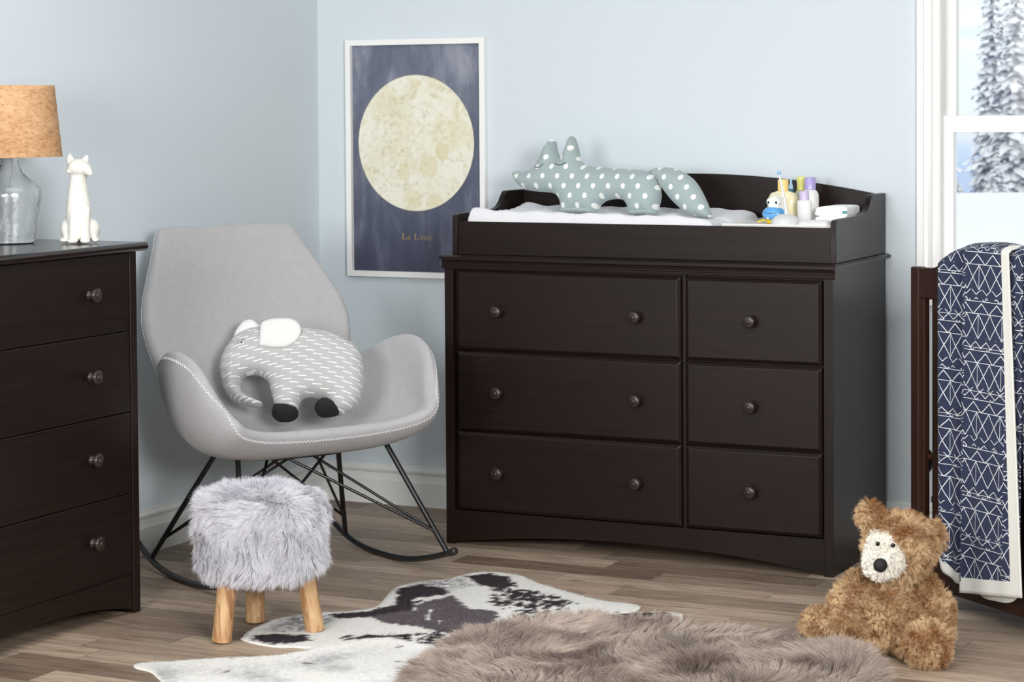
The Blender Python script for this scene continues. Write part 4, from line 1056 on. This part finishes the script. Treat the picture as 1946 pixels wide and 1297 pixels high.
# ================================================================== TEDDY BEAR
def bear():
    t = thing('teddy_bear', 'curly brown teddy bear with white muzzle sitting on the floor', 'teddy bear', (2.33, -1.27, 0), radians(26))
    k = 1 / 791.
    def P(px, py, d=0): return ((px - 1680.5) * k, -d, (1237.2 + 165 * d - py) * k)
    def r(*a): return [x * k for x in a]
    parts = [
        ('b', P(1686, 1168, .0), r(68, 68, 72)), ('b', P(1688, 1128, -.005), r(54, 52, 52)),
        ('b', P(1706, 1038, .03), r(64, 62, 62)), ('b', P(1668, 1062, .085), r(33, 40, 32)), ('b', P(1658, 1072, .10), r(26, 30, 24)),
        ('b', P(1652, 981, .015), r(24, 13, 27)), ('b', P(1774, 1022, .0), r(19, 18, 31)),
        ('t', [P(1634, 1116, .0), P(1603, 1146, .025), P(1593, 1184, .05)], r(29, 28, 26)),
        ('t', [P(1748, 1116, .0), P(1776, 1158, .025), P(1771, 1198, .055)], r(29, 31, 30)),
        ('t', [P(1650, 1212, .03), P(1612, 1210, .03), P(1582, 1206, .02)], r(31, 26, 25)), ('b', P(1555, 1193, .015), r(31, 27, 36)),
        ('t', [P(1712, 1208, .04), P(1730, 1224, .11)], r(31, 32)), ('b', P(1739, 1224, .172), r(38, 27, 46)),
    ]
    o = blobs('body', parts, Mat('plush_backing', srgb(150, 102, 60), .95).m, t, .006, 3)
    mz = min(v.co.z for v in o.data.vertices)
    for v in o.data.vertices:
        if v.co.z < .012: v.co.z = .012 + (v.co.z - .012) * .15
    # fur
    n = 120000; Pn, N = tri_sample(o, n)
    mc = np.array(P(1663, 1064, .10)); q = (Pn - mc) / np.array(r(43, 66, 38)); inM = np.linalg.norm(q, axis=1)
    # white patch tapers up between the eyes
    mc2 = np.array(P(1665, 1038, .09)); q2 = (Pn - mc2) / np.array(r(23, 70, 28)); white = (inM < 1.0 + .12 * fbm(Pn, 60, 2, 5)) | (np.linalg.norm(q2, axis=1) < 1.0)
    front = (Pn @ np.array([0, -1, 0])) > .045
    white &= front
    pc = np.array([tuple(f.center) for f in o.data.polygons]); wf = ((np.linalg.norm((pc - mc) / np.array(r(45, 68, 40)), axis=1) < 1) | (np.linalg.norm((pc - mc2) / np.array(r(24, 70, 29)), axis=1) < 1)) & (-pc[:, 1] > .04)
    o.data.materials.append(Mat('white_plush_backing', srgb(240, 236, 226), .95).m); o.data.polygons.foreach_set('material_index', wf.astype(np.int32))
    cl = clumps(Pn, .0085, 4); br = fbm(Pn, 45, 2, 2); tone = .42 + .75 * br + .35 * (RNG.random(n) - .5)
    ch = np.where(Pn[:, 2] > 0, 0, 0)
    col = lerp(lin(150, 100, 58), lin(250, 222, 178), tone)
    colw = lerp(lin(240, 234, 222), lin(252, 250, 243), .5 + .6 * br) * 1.12
    col = np.where(white[:, None], colw, col)
    rnd = np.stack([fbm(cl, 90, 2, 60 + i) for i in range(3)], 1)
    D = N * .8 + rnd * 1.1 + np.array([0, 0, -.12])
    L = np.where(white, .0085, .0125) * (.8 + .4 * RNG.random(n))
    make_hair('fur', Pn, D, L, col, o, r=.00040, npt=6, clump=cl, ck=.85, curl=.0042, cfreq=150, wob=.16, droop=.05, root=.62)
    NM = Mat('black_velour', srgb(16, 15, 16), .7).m
    nose = MB().ball(P(1655, 1074, .142), r(13, 9, 13), 24, 16).build('nose', NM, t, auto=60)
    EY = Mat('dark_eye', srgb(14, 12, 12), .12).m
    MB().ball(P(1652, 1034, .128), (.0050, .004, .0058), 16, 10).build('eye', EY, t, auto=60)
    MB().ball(P(1680, 1037, .128), (.0058, .004, .0052), 16, 10).build('eye', EY, t, auto=60)
bear()

# ================================================================== CRIB AND BLANKET
CR = radians(-38.08); CO = (2.2407, -.7361, 0)
def crib():
    t = thing('crib', 'dark brown wooden crib at the right edge by the window', 'crib', CO, CR)
    Ln, Dp = 1.38, .74
    def post(x, y): return MB().box(x, x + .034, y, y + .030, 0, .887)
    for x, y in ((0, 0), (Ln - .034, 0), (0, Dp - .03), (Ln - .034, Dp - .03)): post(x, y).build('post', CRIB, t, bev=.004)
    for y in (.003, Dp - .028):
        sfx = MB()
        # top rail with the raised curved shoulder
        up = [(.034, .886), (.07, .887), (.092, .889), (.112, .895), (.135, .906), (.160, .917), (.20, .928), (.26, .936), (.34, .940)]
        top = catmull(up, 4, False); mir = [(Ln - a, b) for a, b in top][::-1]
        poly = [(.034, .806)] + [tuple(p) for p in top] + mir + [(Ln - .034, .806)]
        MB().prism(poly, 'y', y, y + .024).build('top_rail', CRIB, t, auto=30, bev=.003)
        MB().box(.034, Ln - .034, y, y + .024, .052, .190).build('bottom_rail', CRIB, t, bev=.003)
        for a in (.034, Ln - .055): MB().box(a, a + .021, y + .001, y + .019, .19, .806).build('stile', CRIB, t, bev=.002)
        x = .0850
        while x < Ln - .13:
            MB().box(x, x + .042, y + .003, y + .017, .188, .808).build('slat', CRIB, t, bev=.003)
            x += .0885
    for x in (.006, Ln - .030):
        MB().box(x, x + .022, .03, Dp - .03, .80, .872).build('end_rail', CRIB, t, bev=.003)
        MB().box(x, x + .022, .03, Dp - .03, .06, .16).build('end_rail', CRIB, t, bev=.003)
        for y in (.10, .60): MB().box(x + .004, x + .018, y, y + .04, .158, .802).build('slat', CRIB, t, bev=.002)
    # mattress support bracket with its bolt
    b = MB().prism([(.032, .385), (.032, .402), (.040, .412), (.052, .408), (.064, .398), (.064, .372), (.052, .352)], 'y', .0225, .027).build('bracket', BLACK_METAL, t)
    MB().box(.045, Ln - .045, .034, Dp - .034, .27, .285).build('mattress_support', CRIB, t)
    MB().lathe([(.0001, .006), (.006, .005), (.007, 0)], 16, Matrix.Translation((.058, .0215, .392)) @ Matrix.Rotation(radians(90), 4, 'X')).build('bolt', Mat('copper_bolt', srgb(120, 74, 56), .4, Metallic=.8).m, b, auto=40)
    return t
crib()
def mattress():
    M = Matrix.Translation(CO) @ Matrix.Rotation(CR, 4, 'Z')
    x0, x1, y0, y1, z0, z1 = .040, 1.335, .034, .70, .2855, .405
    o = MB().box(x0, x1, y0, y1, z0, z1).build('crib_mattress', fabric('white_sheet', srgb(228, 230, 232), srgb(240, 241, 243), 300, .2).m)
    bevel(o, .05, 6); o.data.shade_smooth(); o.matrix_basis = M
    tag(o, 'white crib mattress inside the dark crib, seen between the slats', 'mattress')
mattress()

def blanket():
    # pattern in UV metres
    m = fabric('navy_knit_pattern', srgb(29, 36, 62), srgb(41, 49, 78), 500, .5, .0012, sheen=.05)
    u, v, _ = m.xyz(m.coord('UV', scale=(.64, 1.10, 1)))
    ns = X(m.nt, m.noise(m.coord('UV'), 60, 2)); u = u + (ns - .5) * .002; v = v + (X(m.nt, m.noise(m.coord('UV'), 47, 2)) - .5) * .002
    w = .00085
    # motif A: rows of triangles standing on base lines
    H = .0335; Wt = .040
    fv = (v / H).mod(1.0) * H
    tr = (u + (v / H).floor() * .013).tri(Wt) * (H * .86)
    A = ((fv - tr).abs().lt(w * 2.1)).max((fv - .0012).abs().lt(w))
    # motif B: standing diamonds with a middle line
    Hd, Wd = .067, .030
    fu = ((u / Wd).mod(1.0) - .5) * Wd; gv = (v + (u / Wd).floor() * .0).tri(Hd)
    Bm = (fu.abs() - gv * (Wd * .5)).abs().lt(w * 1.1)
    Bm = Bm.max(fu.abs().lt(w * .55) * gv.gt(.15) * ((u / (Wd * 2)).mod(1.0)).lt(.5))
    # motif C: band of small crossed triangles
    Hc = .020
    hv = (v / (Hc * 2)).mod(1.0) * (Hc * 2) - Hc
    C_ = (hv.abs() - (u.tri(.026)) * Hc * .8).abs().lt(w * 1.6); C_ = C_.max(hv.abs().lt(w * .8))
    # patchwork of the motifs
    pu = ((u + .02) / .105).floor(); pv = ((v + (pu.mod(2.0)) * .067) / .134)
    fr = pv.mod(1.0)
    selB = fr.lt(.5); selC = fr.gt(.80)
    inv = selB * -1 + 1; invC = selC * -1 + 1
    k = Bm * selB + inv * (C_ * selC + A * invC)
    basec = m.b.inputs['Base Color'].links[0].from_socket
    m.set('Base Color', m.mix(k._m('MULTIPLY', 1, cl=True), basec, srgb(216, 220, 222)))
    cream = fabric('cream_knit_border', srgb(206, 205, 197), srgb(220, 219, 212), 420, .4).m
    V = []; F = []; UV = []; MI = []
    def panel(x_top, x_bot, zb_fn, border_bottom, y_off, amp, uo, back=0., cream_x=None, nx=44, nz=90, ztop=.965, lean=.0, seed=0, zt_fn=None, curl_l=0.):
        """a sheet over the rail; x_top/x_bot = (x0, x1) at top and bottom"""
        base = len(V); rows = []
        ts = np.concatenate([np.linspace(-1, 0, 14, endpoint=False), np.linspace(0, 1, nz)])
        # force grid lines at the border
        for t_ in ts:
            row = []
            for i in range(nx + 1):
                s = i / nx
                zt = ztop if zt_fn is None else zt_fn(s)
                xt = x_top[0] + (x_top[1] - x_top[0]) * s; xb = x_bot[0] + (x_bot[1] - x_bot[0]) * s
                zb = zb_fn(s)
                if t_ < 0:
                    # back side then over the top
                    a = -t_ ; 
                    if a < .35: q = a / .35 * pi; y = .022 - (.022 + .012 - y_off) * cos(q) * 1.0 if False else None
                    q = min(1, a / .35) * pi; yc = (.048 + y_off) / 2; hr = (.048 - y_off) / 2
                    y = yc - hr * cos(q); z = zt - .014 + .014 * sin(q)
                    if a > .35: z = zt - .014 - (a - .35) / .65 * .16
                    x = xt; L_ = zt + (a * .2)
                else:
                    e = t_ ** 1.0; x = xt + (xb - xt) * e; z = (zt - .014) + (zb - (zt - .014)) * e
                    y = y_off - lean * e + amp * (sin(s * 7.5 + seed + e * 1.3) * .5 + .5 * sin(s * 15 + seed * 2 - e * 2)) * (.35 + .65 * e) * -1
                    y -= curl_l * (1 - s) ** 2 * 0
                    L_ = z
                row.append((x, y, z, s, L_))
            rows.append(row)
        for row in rows:
            for (x, y, z, s, L_) in row: V.append((x, y, z)); UV.append((uo + x, L_))
        n = nx + 1
        for j in range(len(rows) - 1):
            for i in range(nx):
                F.append((base + j * n + i, base + (j + 1) * n + i, base + (j + 1) * n + i + 1, base + j * n + i + 1))
                s = (i + .5) / nx; z = (rows[j][i][2] + rows[j + 1][i][2]) / 2; zb = zb_fn(s)
                cr = (ts[j] >= 0 and z < zb + border_bottom) or (cream_x is not None and s > cream_x)
                MI.append(1 if cr else 0)
    # left fold
    panel((.158, .300), (.172, .300), lambda s: .130 - .024 * min(1, s * 2.2) - .006 * s + .028 * max(0, 1 - s * 5) ** 2, .030, -.026, .006, .0, lean=.010, seed=.4, zt_fn=lambda s: .918 + .036 * math.sin(min(1, s * 1.3) * pi / 2), nx=40)
    # front fold with the cream side border
    panel((.285, .462), (.292, .530), lambda s: .088 + .033 * s, .0335, -.044, .003, .33, cream_x=.845, lean=.016, seed=2.1, zt_fn=lambda s: .962 + .006 * sin(s * pi), nx=52)
    # layers behind, running out of the picture
    panel((.455, .86), (.52, .86), lambda s: .118 + .05 * s, .030, -.024, .010, .71, lean=.006, seed=4.0, zt_fn=lambda s: .964 + .003 * sin(s * 6), nx=60)
    panel((.300, .50), (.325, .50), lambda s: .082 + .03 * (2 * s - 1) ** 4 + .012 * s, .05, -.030, .002, 1.3, lean=.010, seed=6.0, zt_fn=lambda s: .955, nx=40)
    o = mesh_obj('blanket', V, F, m.m, smooth=True); o.data.materials.append(cream)
    o.data.polygons.foreach_set('material_index', MI)
    uvl = o.data.uv_layers.new(name='UVMap'); li = np.empty(len(o.data.loops), np.int32); o.data.loops.foreach_get('vertex_index', li)
    uvl.data.foreach_set('uv', np.array(UV, np.float32)[li].ravel())
    so = o.modifiers.new('solid', 'SOLIDIFY'); so.thickness = .0035; so.offset = 0
    o.matrix_basis = Matrix.Translation(CO) @ Matrix.Rotation(CR, 4, 'Z')
    tag(o, 'navy knit blanket with white triangle pattern and cream border over the crib rail', 'blanket')
blanket()

# ================================================================== THINGS ON THE TOPPER
TZ = .9700
def lotion(name, label, x, y, body, cap, zcap, ztop, bmat, cmat, shoulder=.012, sy=.7, group='lotion bottles in the topper'):
    t = thing(name, label, 'bottle', (x, y, TZ), 0, group)
    zs = zcap - TZ; zt = ztop - TZ
    P = [(.0001, 0), (body - .003, 0), (body, .004), (body, zs - shoulder * 1.8), (body * .96, zs - shoulder), (body * .78, zs - shoulder * .35), (cap * .95, zs), (cap * .9, zs + .002), (.0001, zs + .002)]
    b = MB().lathe(P, 36, None, 1, sy).build('body', bmat, t, auto=50)
    MB().lathe([(.0001, zs), (cap, zs), (cap, zt - .0025), (cap - .002, zt), (.0001, zt)], 28).build('cap', cmat, t, auto=40)
    return t, b
def plas(n, c, r=.3, tr=0.): 
    return Mat(n, srgb(*c), r, Subsurface_Weight=.15 if tr else 0, Coat_Weight=.3).m
def topper_things():
    # tray
    t = thing('storage_tray', 'low white storage tray at the right end of the topper', 'tray', (1.765, -.265, .8775))
    W_ = Mat('white_plastic', srgb(236, 236, 234), .4).m
    x0, x1, y0, y1 = -.160, .170, -.185, .205
    MB().box(x0, x1, y0, y1, 0, .0922).build('tray_base', W_, t, bev=.004)
    f = MB(); z1 = .0975
    for a in ((x0, x1, y0, y0 + .006), (x0, x1, y1 - .006, y1), (x0, x0 + .006, y0 + .006, y1 - .006), (x1 - .006, x1, y0 + .006, y1 - .006)): f.box(*a, .0922, z1)
    f.build('rim', W_, t, bev=.002)
    lotion('lotion_bottle', 'cream lotion bottle with pale orange cap, the widest in the topper', 1.704, -.20, .047, .016, 1.060, 1.0935, plas('cream_plastic', (240, 228, 188)), plas('pale_orange_cap', (244, 208, 134)), .020, .5)
    lotion('lotion_bottle', 'white lotion bottle with blue-purple cap by the back board', 1.770, -.150, .0265, .0165, 1.062, 1.0985, plas('white_bottle', (238, 238, 236)), plas('purple_cap', (172, 162, 218)), .012, .75)
    _, b = lotion('lotion_bottle', 'small white bottle with pale lilac cap in front of the purple-capped one', 1.786, -.250, .0210, .0145, 1.037, 1.062, plas('white_bottle_b', (240, 238, 238)), plas('lilac_cap', (206, 190, 224)), .004, .8)
    lotion('lotion_bottle', 'pale green bottle with yellow-green cap, half hidden behind the others', 1.727, -.095, .026, .0165, 1.058, 1.0985, plas('pale_green_plastic', (196, 208, 176)), plas('yellow_green_cap', (226, 222, 128)), .012, .7)
    # printed lines on the small bottle
    L_ = MB()
    for i, (z, w) in enumerate(((.036, .006), (.030, .008), (.024, .009), (.018, .008), (.012, .006))):
        for q in range(4):
            a0 = radians(196 + q * 6); a1 = radians(196 + q * 6 + 5 - (i % 2) * 1.5)
            p = lambda a, r_=.0212: (r_ * cos(a), r_ * .8 * sin(a))
            V = [(*p(a0), z), (*p(a1), z), (*p(a1), z + .0018), (*p(a0), z + .0018)]; L_.add(V, [(0, 1, 2, 3)])
    L_.build('label_print', Mat('blue_print', srgb(96, 128, 190), .5).m, b.parent)
    # dropper
    t = thing('dropper_bottle', 'tiny clear dropper bottle with teal band between the bottles', 'bottle', (1.7005, -.12, TZ))
    MB().lathe([(.0001, 0), (.010, 0), (.011, .004), (.011, .0735), (.0075, .0835), (.0001, .0835)], 20, ).build('body', plas('frosted_clear', (206, 222, 228)), t, auto=50)
    MB().lathe([(.0001, .0835), (.0085, .0835), (.0085, .0935), (.0001, .0935)], 20).build('band', plas('teal', (58, 112, 124)), t, auto=40)
    MB().lathe([(.0075, .0935), (.0058, .1035), (.0035, .1115), (.0040, .1155), (.0036, .1215), (.0001, .1245)], 20).build('tip', plas('ice_blue', (170, 204, 226)), t, auto=50)
    # bath toy
    t = thing('bath_toy', 'small blue and white bath toy with black eyes and yellow base', 'toy', (1.727, -.325, TZ), radians(-8))
    wh = plas('toy_white', (244, 240, 228)); bl = plas('toy_blue', (98, 170, 230)); ye = plas('toy_yellow', (250, 204, 26))
    MB().ball((0, 0, .0445), (.026, .024, .042), 28, 18).build('head', wh, t, auto=70)
    mz = MB().ball((-.002, -.010, .029), (.036, .028, .0225), 28, 18).build('muzzle', bl, t, auto=70)
    sm = []
    for i in range(13):
        a = -.6 + 1.2 * i / 12; x = .022 * sin(a * 1.9); zz = .0325 - .0022 * cos(a * 4.5); 
        y = -.010 - .028 * math.sqrt(max(0, 1 - ((x + .002) / .036) ** 2 - ((zz - .029) / .0225) ** 2)); sm.append((x, y - .0002, zz))
    MB().tube(sm, .0008, 6).build('mouth', BLACK_THREAD, mz)
    MB().ball((-.010, -.033, .017), (.0032, .004, .0042), 12, 8).build('spot', wh, mz, auto=70)
    for x in (-.0125, .0125): 
        e = MB().ball((x, -.0155, .0635), (.0105, .0085, .0115), 18, 12).build('eye', plas('toy_eye_white', (248, 248, 246)), t, auto=70)
        MB().ball((x - .001, -.0232, .062), (.0036, .002, .0042), 14, 8).build('pupil', BLACK_THREAD, e, auto=70)
    MB().lathe([(.0001, .0), (.026, 0), (.029, .003), (.0295, .011), (.027, .014), (.0001, .014)], 28).build('base', ye, t, auto=50)
    hp = [(-.024, -.004, .010), (-.036, -.010, .010), (-.047, -.016, .006), (-.050, -.018, .003)]
    MB().tube([tuple(p) for p in catmull(hp, 4, False)], .0026, 8).build('handle', ye, t, auto=60)
    # rattle with stem
    t = thing('baby_rattle', 'white dome rattle with long stem ending in blue ball', 'rattle', (1.782, -.405, TZ))
    cl = Mat('frosted_white_plastic', srgb(238, 240, 240), .2, Transmission_Weight=.25).m
    MB().lathe([(.0001, 0), (.038, 0), (.041, .002), (.0415, .008), (.038, .018), (.030, .0255), (.018, .031), (.0001, .033)], 36).build('dome', cl, t, auto=50)
    MB().tube([(.004, 0, .029), (.000, 0, .060), (-.010, 0, .109), (-.0175, 0, .1435)], [.0060, .0046, .0036, .0032], 12).build('stem', cl, t, auto=60)
    MB().ball((-.0185, 0, .149), .0058, 16, 12).build('ball', plas('sky_blue', (140, 196, 240)), t, auto=70)
    # folded diapers
    dm = fabric('diaper_white', srgb(240, 241, 240), srgb(250, 250, 249), 300, .2).m
    for i, (z, h, s, lab) in enumerate(((0, .0205, 1.0, 'folded white diaper, lower one of the pair beside the bottles'), (.0195, .029, .97, 'folded white diaper with teal mark, on top of the other'))):
        t = thing('folded_diaper', lab, 'diaper', (1.874, -.20, TZ + z + .0005), 0, 'diapers in the topper')
        P = [(-.048, .002), (-.054, .006), (-.053, h * .42), (-.050, h * .50), (-.052, h * .60), (-.047, h * .85), (-.030, h * .97), (.0, h), (.030, h * .99), (.043, h * .9), (.046, h * .5), (.045, .003), (.030, 0), (-.03, 0)]
        P = [tuple(p) for p in catmull([(a * s, b) for a, b in P], 3)]
        o = MB().prism(P, 'y', -.06, .06).build('padding', dm, t, auto=60); bevel(o, .006, 3, 50)
        if i: MB().box(.030, .0445, -.0625, -.058, .008, .016).build('teal_mark', plas('teal_print', (70, 140, 146)), t)
    o = plush('folded_cloth', [(-.03, .0), (.055, -.004), (.06, .05), (.02, .062), (-.03, .05)], .016, .018, WHITE_COTTON, None, .006, hb=.0)
    o.matrix_basis = Matrix.Translation((1.862, -.440, TZ + .0008)) @ Matrix.Rotation(radians(-90), 4, 'X')
    tag(o, 'small folded white cloth at the front right corner of the tray', 'cloth')
topper_things()

# ================================================================== LIGHT, SKY, CAMERA
def area(name, loc, target, sx, sy, power, col=(1, 1, 1)):
    l = bpy.data.lights.new(name, 'AREA'); l.shape = 'RECTANGLE'; l.size = sx; l.size_y = sy; l.energy = power; l.color = col
    o = bpy.data.objects.new(name, l); COL.objects.link(o); o.location = loc
    o.rotation_euler = (Vector(target) - Vector(loc)).to_track_quat('-Z', 'Y').to_euler(); return o
area('key_softbox', (1.5, -5.9, 1.50), (1.1, -.4, 1.0), 1.3, 1.0, 106, (1, .99, .97))
area('side_softbox', (4.6, -5.0, 1.75), (0, -1.4, 1.1), 1.2, 1.0, 168, (1, .995, .98))
area('ceiling_softbox', (2.0, -2.8, 2.70), (2.0, -2.8, 0), 2.6, 2.2, 48, (.98, .99, 1))

w = bpy.data.worlds.new('winter_sky'); S.world = w; w.use_nodes = True; nt = w.node_tree; bg = nt.nodes['Background']
tc = nt.nodes.new('ShaderNodeTexCoord'); mp = nt.nodes.new('ShaderNodeMapping'); mp.inputs['Scale'].default_value = (3, 3, 26)
ns = nt.nodes.new('ShaderNodeTexNoise'); ns.inputs['Scale'].default_value = 1.4; ns.inputs['Detail'].default_value = 4
rp = nt.nodes.new('ShaderNodeValToRGB'); e = rp.color_ramp.elements; e[0].position = .42; e[0].color = (.78, .93, 1.0, 1); e[1].position = .56; e[1].color = (1, 1, 1, 1)
nt.links.new(tc.outputs['Generated'], mp.inputs[0]); nt.links.new(mp.outputs[0], ns.inputs['Vector']); nt.links.new(ns.outputs[0], rp.inputs[0]); 
sx = nt.nodes.new('ShaderNodeSeparateXYZ'); nt.links.new(tc.outputs['Generated'], sx.inputs[0])
lo = nt.nodes.new('ShaderNodeValToRGB'); e2 = lo.color_ramp.elements; e2[0].position = .0; e2[0].color = (.50, .62, .82, 1); e2[1].position = 1.; e2[1].color = (1, 1, 1, 1)
mr = nt.nodes.new('ShaderNodeMapRange'); mr.inputs['From Min'].default_value = -.03; mr.inputs['From Max'].default_value = .004; nt.links.new(sx.outputs[2], mr.inputs['Value']); nt.links.new(mr.outputs[0], lo.inputs[0])
mxn = nt.nodes.new('ShaderNodeMix'); mxn.data_type = 'RGBA'; mxn.blend_type = 'MULTIPLY'; mxn.inputs[0].default_value = 1
nt.links.new(rp.outputs[0], mxn.inputs[6]); nt.links.new(lo.outputs[0], mxn.inputs[7]); nt.links.new(mxn.outputs[2], bg.inputs[0])
bg.inputs[1].default_value = 1.15

cam = bpy.data.cameras.new('camera'); co = bpy.data.objects.new('camera', cam); COL.objects.link(co)
yaw, pitch, roll = -.45332, .03669, -.00698
F_ = Vector((sin(yaw) * cos(pitch), cos(yaw) * cos(pitch), -sin(pitch))); R0 = Vector((cos(yaw), -sin(yaw), 0)); U0 = R0.cross(F_)
R1 = R0 * cos(roll) + U0 * sin(roll); U1 = U0 * cos(roll) - R0 * sin(roll)
co.matrix_world = Matrix(((R1[0], U1[0], -F_[0], 3.88585), (R1[1], U1[1], -F_[1], -6.45132), (R1[2], U1[2], -F_[2], 1.3135), (0, 0, 0, 1)))
cam.sensor_width = 36; cam.lens = 4259.775 / 1946 * 36
cam.shift_x = (973 - 985.66574) / 1946; cam.shift_y = -(648.5 - 358.43265) / 1946
cam.clip_end = 500
cam.dof.use_dof = True; cam.dof.focus_distance = 5.9; cam.dof.aperture_fstop = 11
S.camera = co
S.view_settings.view_transform = 'Standard'; S.view_settings.look = 'None'; S.view_settings.gamma = 1; S.view_settings.use_curve_mapping = False
S.view_settings.exposure = 0.0
S.cycles.use_denoising = True
S.cycles.max_bounces = 8; S.cycles.transparent_max_bounces = 12
